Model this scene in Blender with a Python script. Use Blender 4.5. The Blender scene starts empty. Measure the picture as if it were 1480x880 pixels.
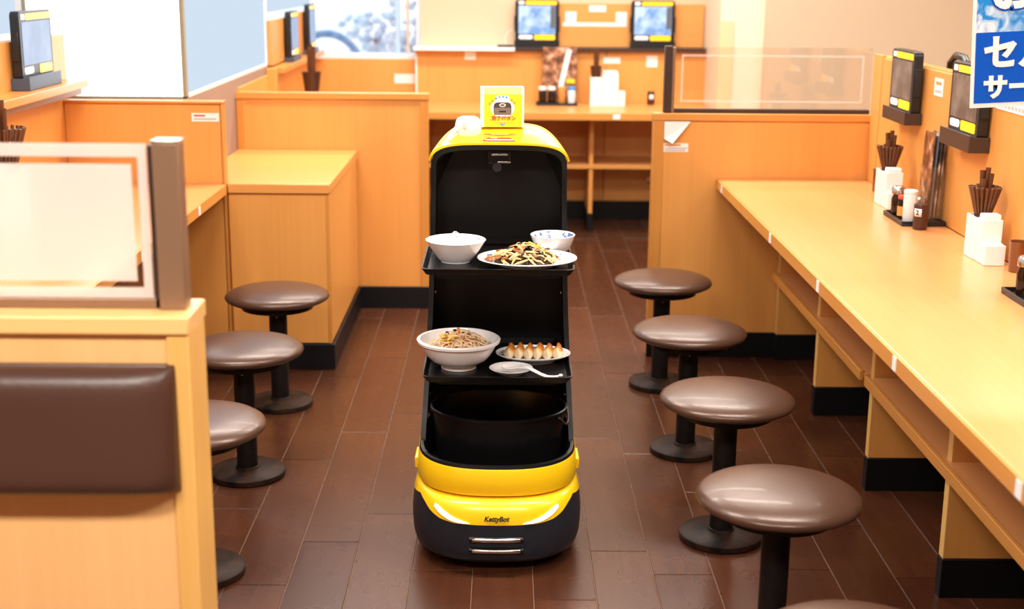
import bpy, bmesh, math, random
from mathutils import Vector, Matrix
import numpy as np
random.seed(7)
PI = math.pi
scene = bpy.context.scene
C = scene.collection

# ------------------------------------------------------------------ camera
F_PX, CXP, CYP = 1960.0, 740.0, 440.0          # focal length and centre in pixels of a 1480x880 frame
CAM_H = 1.46
vpx, vpy, roll = 730.0, -43.0, math.radians(0.5)
_Y = Vector((vpx - CXP, -(vpy - CYP), F_PX)).normalized()
_X = Vector((math.cos(roll), -math.sin(roll), 0)); _X = (_X - _Y * _X.dot(_Y)).normalized()
_Z = _X.cross(_Y); _Z = _Z if _Z.y > 0 else -_Z
Rm = Matrix((_X, _Y, _Z))
cam = bpy.data.cameras.new('camera'); cam_o = bpy.data.objects.new('camera', cam); C.objects.link(cam_o)
r_, u_, f_ = Rm @ Vector((1, 0, 0)), Rm @ Vector((0, 1, 0)), Rm @ Vector((0, 0, 1))
M = Matrix.Identity(4)
for i in range(3):
    M[i][0], M[i][1], M[i][2] = r_[i], u_[i], -f_[i]
M[0][3], M[1][3], M[2][3] = 0, 0, CAM_H
cam_o.matrix_world = M
cam.sensor_fit = 'HORIZONTAL'; cam.sensor_width = 36.0; cam.lens = F_PX / 1480 * 36.0
cam.clip_start = 0.05; cam.clip_end = 200
cam.dof.use_dof = True; cam.dof.focus_distance = 3.42; cam.dof.aperture_fstop = 3.2
scene.camera = cam_o

# ------------------------------------------------------------------ world, exposure
world = bpy.data.worlds.new('sky'); scene.world = world; world.use_nodes = True
bg = world.node_tree.nodes['Background']; bg.inputs[0].default_value = (0.86, 0.93, 1.0, 1); bg.inputs[1].default_value = 1.3
vs = scene.view_settings
vs.view_transform = 'Standard'; vs.look = 'None'; vs.gamma = 1.0; vs.use_curve_mapping = False
vs.exposure = 0.66
LAMP_W = 32.0
LAMPS = [(-0.9, 0.35), (0.75, 0.35), (-0.9, 3.0), (0.75, 3.0), (-0.7, 5.4), (0.75, 5.4), (-0.5, 6.95), (0.75, 6.95), (2.4, 2.5), (2.4, 5.5)]
LAMP_K = [1.75, 1.25, 1.0, .95, .95, .95, .60, .60, .8, .8]     # power multiplier of each panel, tuned to balance brightness by area
LAMP_COL = (1.0, 0.93, 0.84)
WIN_E, WIN_SIDE_E = 2.0, 0.62

# ------------------------------------------------------------------ helpers
def tag(o, label=None, cat=None, group=None, kind=None):
    if label: o['label'] = label
    if cat: o['category'] = cat
    if group: o['group'] = group
    if kind: o['kind'] = kind
    return o
def T(name, loc, label, cat, group=None, rz=0, kind=None):
    o = bpy.data.objects.new(name, None); C.objects.link(o); o.empty_display_size = .05
    o.location = loc; o.rotation_euler = (0, 0, rz)
    return tag(o, label, cat, group, kind)
def copy_tree(o, parent=None):
    c = o.copy(); C.objects.link(c)
    if parent: c.parent = parent
    for ch in list(o.children): copy_tree(ch, c)
    return c
def root_loc(p):
    l = Vector((0, 0, 0))
    while p is not None:
        l += p.location; p = p.parent
    return l
class MB:
    def __init__(s): s.v = []; s.f = []
    def add(s, vs, fs):
        n = len(s.v); s.v += [tuple(v) for v in vs]; s.f += [tuple(i + n for i in f) for f in fs]; return s
    def box(s, x0, x1, y0, y1, z0, z1):
        return s.add([(x0,y0,z0),(x1,y0,z0),(x1,y1,z0),(x0,y1,z0),(x0,y0,z1),(x1,y0,z1),(x1,y1,z1),(x0,y1,z1)],
                     [(0,3,2,1),(4,5,6,7),(0,1,5,4),(1,2,6,5),(2,3,7,6),(3,0,4,7)])
    def obox(s, c, size, m):                       # oriented box: 3x3 matrix m about centre c
        vs = []
        for dz in (-.5,.5):
            for dx, dy in ((-.5,-.5),(.5,-.5),(.5,.5),(-.5,.5)):
                vs.append(Vector(c) + m @ Vector((dx*size[0], dy*size[1], dz*size[2])))
        return s.add(vs, [(0,3,2,1),(4,5,6,7),(0,1,5,4),(1,2,6,5),(2,3,7,6),(3,0,4,7)])
    def lathe(s, c, prof, n=32, sx=1, sy=1, cap=True):
        cx, cy, cz = c; vs = []; fs = []
        for (r, z) in prof:
            for k in range(n):
                a = 2*PI*k/n; vs.append((cx + r*sx*math.cos(a), cy + r*sy*math.sin(a), cz + z))
        m = len(prof)
        for i in range(m-1):
            for k in range(n):
                k2 = (k+1) % n; fs.append((i*n+k, i*n+k2, (i+1)*n+k2, (i+1)*n+k))
        if cap:
            fs.append(tuple(reversed(range(n)))); fs.append(tuple((m-1)*n + k for k in range(n)))
        return s.add(vs, fs)
    def prism(s, poly, a0, a1, axis='z'):
        n = len(poly)
        def P(p, a): return {'z': (p[0], p[1], a), 'y': (p[0], a, p[1]), 'x': (a, p[0], p[1])}[axis]
        vs = [P(p, a0) for p in poly] + [P(p, a1) for p in poly]
        fs = [tuple(reversed(range(n))), tuple(range(n, 2*n))] + [(i, (i+1) % n, n + (i+1) % n, n + i) for i in range(n)]
        return s.add(vs, fs)
    def tube(s, pts, r, n=8):
        pts = [Vector(p) for p in pts]; m = len(pts); rs = r if isinstance(r, (list, tuple)) else [r]*m
        vs = []; up = Vector((0, 0, 1)); prev = None
        for i, p in enumerate(pts):
            d = (pts[min(i+1, m-1)] - pts[max(i-1, 0)]).normalized()
            if prev is None:
                a = d.cross(up if abs(d.z) < .9 else Vector((1, 0, 0))).normalized()
            else:
                a = (prev - d * prev.dot(d)).normalized()
            prev = a; b = d.cross(a)
            for k in range(n):
                t = 2*PI*k/n; vs.append(p + (a*math.cos(t) + b*math.sin(t)) * rs[i])
        fs = [(i*n+k, i*n+(k+1) % n, (i+1)*n+(k+1) % n, (i+1)*n+k) for i in range(m-1) for k in range(n)]
        fs += [tuple(reversed(range(n))), tuple((m-1)*n + k for k in range(n))]
        return s.add(vs, fs)
    def loft(s, rings, closed=True, cap0=False, cap1=False):
        n = len(rings[0]); vs = [p for r in rings for p in r]; fs = []
        for i in range(len(rings)-1):
            for k in range(n if closed else n-1):
                k2 = (k+1) % n; fs.append((i*n+k, i*n+k2, (i+1)*n+k2, (i+1)*n+k))
        if cap0: fs.append(tuple(reversed(range(n))))
        if cap1: fs.append(tuple((len(rings)-1)*n + k for k in range(n)))
        return s.add(vs, fs)
    def blob(s, c, size, m=None, seed=0, jit=.12, nu=10, nv=6, e=1.0):
        rr = random.Random(seed); m = m or Matrix.Identity(3); rings = []
        for j in range(nv+1):
            ph = -PI/2 + PI*j/nv; ring = []
            for k in range(nu):
                a = 2*PI*k/nu; q = 1 + rr.uniform(-jit, jit)
                sg = lambda t: math.copysign(abs(t)**e, t)
                ring.append(Vector(c) + m @ Vector((size[0]*sg(math.cos(ph))*sg(math.cos(a))*q, size[1]*sg(math.cos(ph))*sg(math.sin(a))*q, size[2]*sg(math.sin(ph)))))
            rings.append(ring)
        return s.loft(rings)
    def build(s, name, mat, parent=None, smooth=None, bevel=0, seg=2, local=False, **kw):
        me = bpy.data.meshes.new(name)
        off = Vector((0,0,0)) if (local or parent is None) else root_loc(parent)
        me.from_pydata([tuple(Vector(v) - off) for v in s.v], [], s.f)
        bm = bmesh.new(); bm.from_mesh(me); bmesh.ops.recalc_face_normals(bm, faces=bm.faces); bm.to_mesh(me); bm.free()
        me.materials.append(mat)
        if smooth is not None:
            me.shade_smooth(); me.set_sharp_from_angle(angle=math.radians(smooth))
        o = bpy.data.objects.new(name, me); C.objects.link(o)
        if parent: o.parent = parent
        if bevel:
            b = o.modifiers.new('bevel', 'BEVEL'); b.width = bevel; b.segments = seg; b.limit_method = 'ANGLE'; b.angle_limit = math.radians(40)
            me.shade_smooth(); me.set_sharp_from_angle(angle=math.radians(35))
        return tag(o, **kw) if kw else o
def bx(name, mat, parent, x0, x1, y0, y1, z0, z1, bevel=.002, **kw):
    return MB().box(x0, x1, y0, y1, z0, z1).build(name, mat, parent, bevel=bevel, **kw)
def rot(rx=0, ry=0, rz=0):
    return (Matrix.Rotation(rz, 3, 'Z') @ Matrix.Rotation(ry, 3, 'Y') @ Matrix.Rotation(rx, 3, 'X'))
def rrect(w, h, r, n=5, cx=0, cy=0):
    out = []
    for sx, sy, a0 in ((1,1,0),(-1,1,PI/2),(-1,-1,PI),(1,-1,3*PI/2)):
        for k in range(n+1):
            a = a0 + PI/2*k/n; out.append((cx + sx*(w/2-r) + r*math.cos(a), cy + sy*(h/2-r) + r*math.sin(a)))
    return out
def text(name, body, size, mat, parent, m4, bold=0.0, shear=0.0, ext=.0004, align='CENTER', local=True, sx=1.0):
    cu = bpy.data.curves.new('t', 'FONT'); cu.body = body; cu.size = size; cu.offset = bold; cu.shear = shear; cu.extrude = ext
    cu.align_x = align; cu.align_y = 'CENTER'; cu.resolution_u = 3
    ob = bpy.data.objects.new('t', cu); C.objects.link(ob)
    dg = bpy.context.evaluated_depsgraph_get(); dg.update()
    me = bpy.data.meshes.new_from_object(ob.evaluated_get(dg)); me.name = name
    bpy.data.objects.remove(ob); bpy.data.curves.remove(cu)
    me.transform(m4 @ Matrix.Diagonal((sx, 1, 1, 1))); me.materials.clear(); me.materials.append(mat)
    o = bpy.data.objects.new(name, me); C.objects.link(o)
    if parent: o.parent = parent
    return o

# ------------------------------------------------------------------ materials
def newmat(name):
    m = bpy.data.materials.new(name); m.use_nodes = True
    return m, m.node_tree.nodes, m.node_tree.links, m.node_tree.nodes['Principled BSDF']
def mat(name, col, rough=.5, metal=0, coat=0, spec=.5, noise=None, bump=None, emit=None, trans=0, ior=1.45):
    m, N, L, P = newmat(name)
    P.inputs['Base Color'].default_value = (*col, 1); P.inputs['Roughness'].default_value = rough; P.inputs['Metallic'].default_value = metal
    P.inputs['Coat Weight'].default_value = coat; P.inputs['Specular IOR Level'].default_value = spec
    P.inputs['Transmission Weight'].default_value = trans; P.inputs['IOR'].default_value = ior
    if emit: P.inputs['Emission Color'].default_value = (*emit[0], 1); P.inputs['Emission Strength'].default_value = emit[1]
    tc = None
    if noise or bump:
        tc = N.new('ShaderNodeTexCoord')
    if noise:
        sc, amt, col2 = noise
        n = N.new('ShaderNodeTexNoise'); n.inputs['Scale'].default_value = sc; n.inputs['Detail'].default_value = 5
        L.new(tc.outputs['Object'], n.inputs['Vector'])
        r = N.new('ShaderNodeMapRange'); r.inputs[1].default_value = .35; r.inputs[2].default_value = .7; r.inputs[4].default_value = amt
        L.new(n.outputs[0], r.inputs[0])
        mx = N.new('ShaderNodeMix'); mx.data_type = 'RGBA'; mx.inputs[6].default_value = (*col, 1); mx.inputs[7].default_value = (*col2, 1)
        L.new(r.outputs[0], mx.inputs[0]); L.new(mx.outputs[2], P.inputs['Base Color'])
    if bump:
        sc, st = bump
        n = N.new('ShaderNodeTexNoise'); n.inputs['Scale'].default_value = sc; n.inputs['Detail'].default_value = 3
        L.new(tc.outputs['Object'], n.inputs['Vector'])
        b = N.new('ShaderNodeBump'); b.inputs['Strength'].default_value = st; b.inputs['Distance'].default_value = .002
        L.new(n.outputs[0], b.inputs['Height']); L.new(b.outputs[0], P.inputs['Normal'])
    return m
def wood(name, c1, c2, axis='z', rough=.35, rnd=0.0, coat=.0, dark=None, fine=60):
    m, N, L, P = newmat(name)
    tc = N.new('ShaderNodeTexCoord'); mp = N.new('ShaderNodeMapping')
    sc = {'x': (1.6, fine, fine), 'y': (fine, 1.6, fine), 'z': (fine, fine, 1.6)}[axis]
    mp.inputs['Scale'].default_value = sc; L.new(tc.outputs['Object'], mp.inputs['Vector'])
    n = N.new('ShaderNodeTexNoise'); n.inputs['Scale'].default_value = 1.0; n.inputs['Detail'].default_value = 4; n.inputs['Distortion'].default_value = .3
    L.new(mp.outputs[0], n.inputs['Vector'])
    n2 = N.new('ShaderNodeTexNoise'); n2.inputs['Scale'].default_value = .12; n2.inputs['Detail'].default_value = 2
    L.new(mp.outputs[0], n2.inputs['Vector'])
    ad = N.new('ShaderNodeMath'); ad.operation = 'MULTIPLY_ADD'; ad.inputs[1].default_value = .55
    L.new(n.outputs[0], ad.inputs[0]); ml = N.new('ShaderNodeMath'); ml.operation = 'MULTIPLY'; ml.inputs[1].default_value = .45
    L.new(n2.outputs[0], ml.inputs[0]); L.new(ml.outputs[0], ad.inputs[2])
    mr = N.new('ShaderNodeMapRange'); mr.inputs[1].default_value = .3; mr.inputs[2].default_value = .7; L.new(ad.outputs[0], mr.inputs[0])
    mx = N.new('ShaderNodeMix'); mx.data_type = 'RGBA'; mx.inputs[6].default_value = (*c1, 1); mx.inputs[7].default_value = (*c2, 1)
    L.new(mr.outputs[0], mx.inputs[0]); out = mx.outputs[2]
    if rnd:
        oi = N.new('ShaderNodeObjectInfo'); hs = N.new('ShaderNodeHueSaturation'); r2 = N.new('ShaderNodeMapRange')
        r2.inputs[3].default_value = 1 - rnd; r2.inputs[4].default_value = 1 + rnd
        L.new(oi.outputs['Random'], r2.inputs[0]); L.new(r2.outputs[0], hs.inputs['Value']); L.new(out, hs.inputs['Color']); out = hs.outputs[0]
    if dark:
        n3 = N.new('ShaderNodeTexNoise'); n3.inputs['Scale'].default_value = 5; n3.inputs['Detail'].default_value = 3
        L.new(tc.outputs['Object'], n3.inputs['Vector']); r3 = N.new('ShaderNodeMapRange'); r3.inputs[1].default_value = .2; r3.inputs[2].default_value = .8; r3.inputs[4].default_value = .5
        L.new(n3.outputs[0], r3.inputs[0]); m3 = N.new('ShaderNodeMix'); m3.data_type = 'RGBA'; m3.inputs[7].default_value = (*dark, 1)
        L.new(r3.outputs[0], m3.inputs[0]); L.new(out, m3.inputs[6]); out = m3.outputs[2]
        r4 = N.new('ShaderNodeMapRange'); r4.inputs[1].default_value = .1; r4.inputs[2].default_value = .9; r4.inputs[3].default_value = rough - .01; r4.inputs[4].default_value = rough + .02
        L.new(n3.outputs[0], r4.inputs[0]); L.new(r4.outputs[0], P.inputs['Roughness'])
    else: P.inputs['Roughness'].default_value = rough
    L.new(out, P.inputs['Base Color']); P.inputs['Coat Weight'].default_value = coat; P.inputs['Coat Roughness'].default_value = .15
    return m
WD1, WD2 = (.74, .332, .083), (.67, .285, .064)
W_V = wood('beech_vertical', WD1, WD2, 'z', .38)
W_X = wood('beech_across', (.74, .335, .095), (.68, .29, .073), 'x', .3)
W_Y = wood('beech_along', (.73, .328, .122), (.68, .294, .098), 'y', .27, coat=.2)
W_TRIM = wood('beech_trim', (.62, .265, .055), (.53, .21, .04), 'z', .35)
W_TRIMX = wood('beech_trim_across', (.64, .28, .06), (.56, .225, .045), 'x', .35)
W_EDGE = wood('beech_edge', (.70, .31, .07), (.62, .25, .05), 'y', .32)
W_LIT = wood('lit_beech_vertical', (.88, .52, .22), (.83, .46, .18), 'z', .38)  # same beech, strong near light put into the colour as a paler tone
W_LITX = wood('lit_beech_across', (.90, .56, .22), (.85, .50, .19), 'x', .3)
W_PALELITTRIM = wood('pale_lit_beech_trim', (.82, .49, .15), (.76, .41, .11), 'z', .38)  # pale trim; on the booth back the near light is painted in too
FLOORM = wood('dark_floor_board', (.086, .028, .0125), (.046, .0145, .0065), 'y', .27, rnd=.22, dark=(.040, .0125, .0058), fine=34)
FLOORM.node_tree.nodes['Principled BSDF'].inputs['Specular IOR Level'].default_value = .30
GAPM = mat('floor_joint', (.20, .115, .075), .7)  # lighter than the boards, imitates the reflection on the plank bevels
BLACKB = mat('black_vinyl_base', (.0045, .0045, .006), .45, spec=.3)
CREAM = mat('cream_paint', (.66, .50, .34), .7, noise=(3, .15, (.63, .47, .31)))
BEIGE = mat('beige_paint', (.62, .46, .32), .75, noise=(2, .2, (.58, .43, .29)))
BROWNW = mat('taupe_paint', (.30, .20, .15), .7, noise=(4, .3, (.26, .17, .125)))
CEILM = mat('ceiling_tan', (.46, .41, .36), .8)
BRMETAL = mat('bronze_metal', (.30, .175, .105), .38, metal=.35)
DKMETAL = mat('dark_bronze_metal', (.06, .038, .03), .4, metal=.4)
VINYL = mat('brown_vinyl', (.078, .036, .022), .31, coat=.05, bump=(260, .12), metal=.15)
LEATHER = mat('dark_brown_leather', (.072, .030, .020), .36, bump=(90, .25), noise=(7, .3, (.06, .026, .018)))
POSTB = mat('black_painted_steel', (.005, .005, .0055), .36, spec=.25, noise=(40, .3, (.03, .018, .013)))
RUST = mat('worn_black_steel', (.007, .0055, .005), .5, spec=.12, noise=(22, .8, (.055, .026, .016)))
WHITEP = mat('white_plastic', (.80, .78, .76), .35)
PAPER = mat('white_paper', (.82, .80, .78), .7)
PRINTG = mat('grey_print', (.45, .43, .42), .7)
PRINTO = mat('orange_print', (.75, .28, .05), .7)
PRINTR = mat('red_print', (.72, .06, .02), .6)
PRINTB = mat('blue_print', (.05, .25, .65), .6)
PORC = mat('porcelain', (.80, .79, .80), .18, coat=.3)
YEL = mat('yellow_plastic', (.90, .56, .008), .30, coat=.35)
YELP = mat('yellow_print', (.92, .60, .01), .5)
YELL = mat('pale_yellow_card', (.92, .70, .12), .55)
RBLK = mat('black_plastic', (.0035, .0035, .004), .27, spec=.4, noise=(50, .4, (.007, .0065, .0065)))
RIN = mat('matt_black_plastic', (.0042, .004, .0042), .40, spec=.32, noise=(25, .5, (.008, .0072, .0072)))
RGRY = mat('charcoal_plastic', (.014, .0165, .025), .42, spec=.4, noise=(60, .4, (.026, .027, .032)))
CHROME = mat('chrome', (.62, .58, .54), .22, metal=1)
LED = mat('headlight_white', (.9, .9, .9), .3, emit=((1, .97, .94), .45))
TBLK = mat('tablet_black', (.012, .012, .014), .35)
CHOP = mat('brown_lacquer', (.11, .040, .018), .3, noise=(30, .3, (.06, .022, .01)))
CUPB = mat('brown_cup', (.06, .022, .012), .28)
SOY = mat('soy_sauce', (.018, .007, .005), .12)
CLEAR, _N, _L, _P = newmat('clear_glass')
def glassmix(name, tint, fac, rough=0.02, diff=None):
    m, N, L, P = newmat(name); out = N['Material Output']; N.remove(P)
    t = N.new('ShaderNodeBsdfTransparent'); t.inputs[0].default_value = (*tint, 1)
    if diff:
        d = N.new('ShaderNodeBsdfDiffuse'); d.inputs[0].default_value = (*diff, 1)
        tr = N.new('ShaderNodeBsdfTranslucent'); tr.inputs[0].default_value = (*diff, 1)
        g = N.new('ShaderNodeMixShader'); g.inputs[0].default_value = .5; L.new(d.outputs[0], g.inputs[1]); L.new(tr.outputs[0], g.inputs[2])
        if rough > .3:
            rf = N.new('ShaderNodeBsdfRefraction'); rf.inputs['Roughness'].default_value = .35; rf.inputs['IOR'].default_value = 1.02; t = rf
    else:
        g = N.new('ShaderNodeBsdfGlossy'); g.inputs['Roughness'].default_value = rough
    x = N.new('ShaderNodeMixShader'); x.inputs[0].default_value = fac
    L.new(t.outputs[0], x.inputs[1]); L.new(g.outputs[0], x.inputs[2]); L.new(x.outputs[0], out.inputs[0])
    return m
GLASS = glassmix('clear_acrylic', (.97, .96, .95), .07)
FROST = glassmix('frosted_film', (1, 1, 1), .62, rough=.35, diff=(.88, .82, .78))
ETCH = glassmix('etched_line', (1, 1, 1), .22, diff=(.9, .88, .86))
def emis(name, col, st):
    m, N, L, P = newmat(name); out = N['Material Output']; N.remove(P)
    e = N.new('ShaderNodeEmission'); e.inputs[0].default_value = (*col, 1); e.inputs[1].default_value = st; L.new(e.outputs[0], out.inputs[0]); return m
WINW = emis('daylit_frosted_window', (.97, .985, 1.0), WIN_E)
WINB = emis('daylit_blue_window', (.66, .79, .93), WIN_SIDE_E)
DIFFUSER = mat('lamp_diffuser', (.9, .9, .88), .6, emit=((1, .95, .88), 2.0))

def sticker(name, parent, x0, x1, y, z0, z1, lines, m=PAPER, **kw):       # small label on a face looking at -Y
    o = bx(name, m, parent, x0, x1, y - .0012, y, z0, z1, bevel=0, **kw)
    for (a, b, c, d, mm) in lines:
        w, h = x1 - x0, z1 - z0
        bx('print_line', mm, o if parent is None else o, x0 + a*w, x0 + b*w, y - .0017, y - .0012, z0 + c*h, z0 + d*h, bevel=0)
    return o

# ================================================================== SETTING
fl = MB().box(-4, 5, -3, 9.2, -.12, -.0025).build('floor', GAPM, kind='structure')
PW, PL, X0 = .1503, .87, .0805
offs = {-2: 3.141, -3: 3.50, -4: 3.31, 1: 3.262, 2: 3.123}
pm = bpy.data.meshes.new('plank'); _b = MB().box(0, PW - .0022, 0, PL - .0022, -.0024, 0)
pm.from_pydata(_b.v, [], _b.f); pm.materials.append(FLOORM)
bmm = bmesh.new(); bmm.from_mesh(pm)
bmesh.ops.recalc_face_normals(bmm, faces=bmm.faces)
bmesh.ops.bevel(bmm, geom=[e for e in bmm.edges if all(v.co.z > -.001 for v in e.verts)], offset=.0012, segments=1, affect='EDGES')
bmm.to_mesh(pm); bmm.free()
for k in range(-12, 10):
    y0 = offs.get(k, random.uniform(0, PL)) % PL
    x = X0 + PW * k
    if x > 1.36: continue
    y = y0 + PL * (1 if y0 < .75 else 0)
    while y < 8.2:
        o = bpy.data.objects.new('plank', pm); C.objects.link(o); o.location = (x, y, 0); o.parent = fl; y += PL
MB().box(-4, 5, -3, 9.2, 2.62, 2.72).build('ceiling', CEILM, kind='structure')
MB().box(-4, 5, -3.1, -3, 0, 2.62).build('wall_front', BROWNW, kind='structure')
MB().box(-4.1, -4, -3, 9.2, 0, 2.62).build('wall_outer', BROWNW, kind='structure')
MB().box(3.6, 3.7, -3, 9.2, 0, 2.62).build('wall_far_right', BEIGE, kind='structure')

# right low wall behind the counter, wood veneer panels
wr = MB().box(1.385, 1.43, 1.2, 5.1, 0, 1.165).build('wall_right', W_V, kind='structure')
bx('panel', W_V, wr, 1.372, 1.385, 4.985, 5.098, .7, 1.172)
bx('panel', W_V, wr, 1.374, 1.385, 4.18, 4.98, .7, 1.162)
bx('panel', W_V, wr, 1.374, 1.385, 3.30, 4.176, .7, 1.18)
bx('panel', W_V, wr, 1.374, 1.385, 1.2, 3.296, .7, 1.18)
o = bx('notice_strip', PAPER, wr, 1.372, 1.374, 3.15, 3.80, 1.098, 1.122, bevel=0)
for i in range(24): bx('print_line', PRINTG, o, 1.3712, 1.372, 3.17 + i*.026, 3.186 + i*.026, 1.105, 1.115, bevel=0)
o = bx('notice_sticker', PAPER, wr, 1.372, 1.374, 4.275, 4.36, 1.085, 1.14, bevel=0)
bx('print_line', PRINTO, o, 1.3712, 1.372, 4.29, 4.345, 1.12, 1.13, bevel=0); bx('print_line', PRINTG, o, 1.3712, 1.372, 4.285, 4.35, 1.095, 1.104, bevel=0)

# beige wall and cream pillar beyond the right partition
MB().box(1.43, 3.6, 7.55, 7.7, 0, 2.62).build('wall_beige', BEIGE, kind='structure')
MB().box(1.19, 1.43, 7.62, 9.1, 0, 2.62).build('wall_pillar', mat('lit_cream_paint', (.84, .70, .53), .7), kind='structure')  # cream brightened in colour to stand in for stronger lamp light
bx('pillar_trim', mat('pale_veneer', (.80, .58, .33), .5), bpy.data.objects['wall_pillar'], 1.186, 1.262, 7.612, 7.622, .0, 1.2, bevel=0)

# back wall
wb = MB().box(-.50, 1.19, 8.25, 8.4, 0, 2.62).build('wall_back', CREAM, kind='structure')
bx('panel', W_V, wb, -.525, .60, 8.13, 8.25, 0, 1.0)
bx('panel', W_V, wb, .603, 1.19, 8.13, 8.25, 0, 1.0)
bx('sill', mat('white_sill', (.86, .85, .84), .4), wb, -.535, .06, 8.06, 8.25, 1.0, 1.02)
bx('conduit', WHITEP, wb, -.527, -.515, 8.12, 8.13, .7, .98)
bx('baseboard', BLACKB, wb, -.52, 1.19, 8.115, 8.13, 0, .11)
wl2 = MB().box(-1.9, -.50, 8.28, 8.45, 0, .94).build('wall_window_side', CREAM, kind='structure')
bx('panel', W_V, wl2, -1.16, -.527, 8.18, 8.28, 0, .94)
bx('baseboard', BLACKB, wl2, -1.16, -.53, 8.165, 8.18, 0, .11)
MB().box(-1.9, -.50, 8.30, 8.45, 2.2, 2.62).build('wall_lintel', CREAM, kind='structure')

# back window with frame and the street beyond
wn = MB().box(-1.9, -.5, 8.26, 8.42, .94, .965).box(-1.9, -.5, 8.30, 8.42, 2.16, 2.2).box(-.53, -.5, 8.30, 8.42, .965, 2.16).box(-1.9, -1.87, 8.30, 8.42, .965, 2.16).build('window_1', mat('window_frame_white', (.80, .85, .90), .4), kind='structure')
bx('mullion', mat('window_blue_frame', (.42, .60, .82), .4), wn, -.655, -.632, 8.32, 8.38, .965, 2.16)
bx('blind_strip', CREAM, wn, -.59, -.575, 8.325, 8.345, .965, 2.16)
MB().box(-1.87, -.656, 8.345, 8.351, .965, 2.16).build('pane', GLASS, wn)
MB().box(-.632, -.53, 8.345, 8.351, .965, 2.16).build('pane', GLASS, wn)
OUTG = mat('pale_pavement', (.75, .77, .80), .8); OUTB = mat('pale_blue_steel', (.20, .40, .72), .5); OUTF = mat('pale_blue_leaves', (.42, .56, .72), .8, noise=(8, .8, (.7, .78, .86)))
g = MB().box(-12, 8, 9.2, 40, -.12, .0).build('pavement', OUTG, kind='structure')
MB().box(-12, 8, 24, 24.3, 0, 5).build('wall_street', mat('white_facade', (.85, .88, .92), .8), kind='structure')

# left side: low board wall with tablet ledge, frosted windows, taupe lower wall
wlb = MB().box(-1.62, -1.572, 1.2, 4.935, 0, 1.225).build('wall_left', W_V, kind='structure')
bx('ledge', W_EDGE, wlb, -1.572, -1.475, 1.2, 4.868, 1.045, 1.072)
bx('ledge_rail', BRMETAL, wlb, -1.572, -1.50, 1.2, 4.868, 1.02, 1.045)
w2 = MB().box(-1.163, -1.15, 4.955, 4.985, 1.0, 2.62).box(-1.72, -1.15, 4.955, 4.985, .975, 1.005).box(-1.722, -1.71, 4.955, 4.985, 1.0, 2.62).build('window_2', mat('olive_frame', (.30, .27, .19), .5), kind='structure')
MB().box(-1.71, -1.163, 4.965, 4.975, 1.005, 2.62).build('pane', WINW, w2)
w4 = MB().box(-1.76, -1.74, 1.0, 4.985, 1.2, 1.23).box(-1.76, -1.723, 4.955, 4.985, 1.2, 2.62).build('window_4', WHITEP, kind='structure')
MB().box(-1.755, -1.745, 1.0, 4.955, 1.23, 2.62).build('pane', WINB, w4)
wl3 = MB().box(-1.30, -1.15, 4.99, 8.28, 0, 1.0).build('wall_left_low', BROWNW, kind='structure')
w3 = MB().box(-1.20, -1.15, 4.985, 8.28, 1.0, 1.012).build('window_3', WHITEP, kind='structure')
MB().box(-1.17, -1.16, 4.985, 6.68, 1.012, 2.62).build('pane', WINB, w3)
MB().box(-1.17, -1.16, 6.70, 8.28, 1.25, 2.62).build('pane', WINB, w3)
MB().box(-1.18, -1.15, 6.68, 6.70, 1.012, 2.62).build('post', WHITEP, w3)

# ================================================================== CEILING LAMPS
LAMP_AT = ['the left booth nearest the viewer', 'the near end of the right counter', 'the left counter beside the robot', 'the right counter beside the robot', 'the low cabinet', 'the right wood partition', 'the back counter by the window', 'the back counter by the pillar', 'the seats behind the right wall, nearer one', 'the seats behind the right wall, farther one']
for i, (x, y) in enumerate(LAMPS):
    t = T('ceiling_light', (x, y, 2.56), 'white ceiling light panel above ' + LAMP_AT[i], 'ceiling light', 'ceiling light panels')
    MB().box(x-.62, x+.62, y-.17, y+.17, 2.585, 2.62).build('housing', WHITEP, t)
    MB().box(x-.6, x+.6, y-.15, y+.15, 2.575, 2.585).build('diffuser', DIFFUSER, t)
    ld = bpy.data.lights.new('lamp', 'AREA'); ld.shape = 'RECTANGLE'; ld.size = 1.2; ld.size_y = .3; ld.energy = LAMP_W * LAMP_K[i]; ld.color = LAMP_COL
    lo = bpy.data.objects.new('lamp', ld); C.objects.link(lo); lo.parent = t; lo.location = (0, 0, .005)

# ================================================================== RIGHT COUNTER
t = T('wall_counter', (1.1, 3.2, 0), 'long pale wood counter with open shelf running along the right wall', 'counter')
bx('counter_top', W_Y, t, .812, 1.374, 1.2, 5.098, .663, .70, .003)
bx('edge_band', W_EDGE, t, .806, .812, 1.2, 5.098, .664, .699, .001)
for y in (4.964, 4.021, 3.377, 2.673, 1.978):
    bx('edge_tag', PAPER, t, .8045, .806, y-.012, y+.012, .667, .696, bevel=0)
for y in (1.63, 2.315, 3.004, 3.695, 4.382, 5.062):
    p = bx('support_panel', W_V, t, 1.062, 1.374, y, y+.03, .10, .663)
    bx('kick_board', BLACKB, p, 1.056, 1.374, y-.004, y+.034, 0, .10)
    bx('edge_strip', W_PALELITTRIM, p, 1.058, 1.062, y, y+.03, .10, .663, .0008)
for a, b in ((1.2, 3.685), (3.735, 5.06)):
    s = bx('shelf', W_Y, t, 1.04, 1.374, a, b, .330, .345)
    bx('shelf_lip', W_EDGE, s, 1.028, 1.04, a, b, .322, .352)

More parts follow.
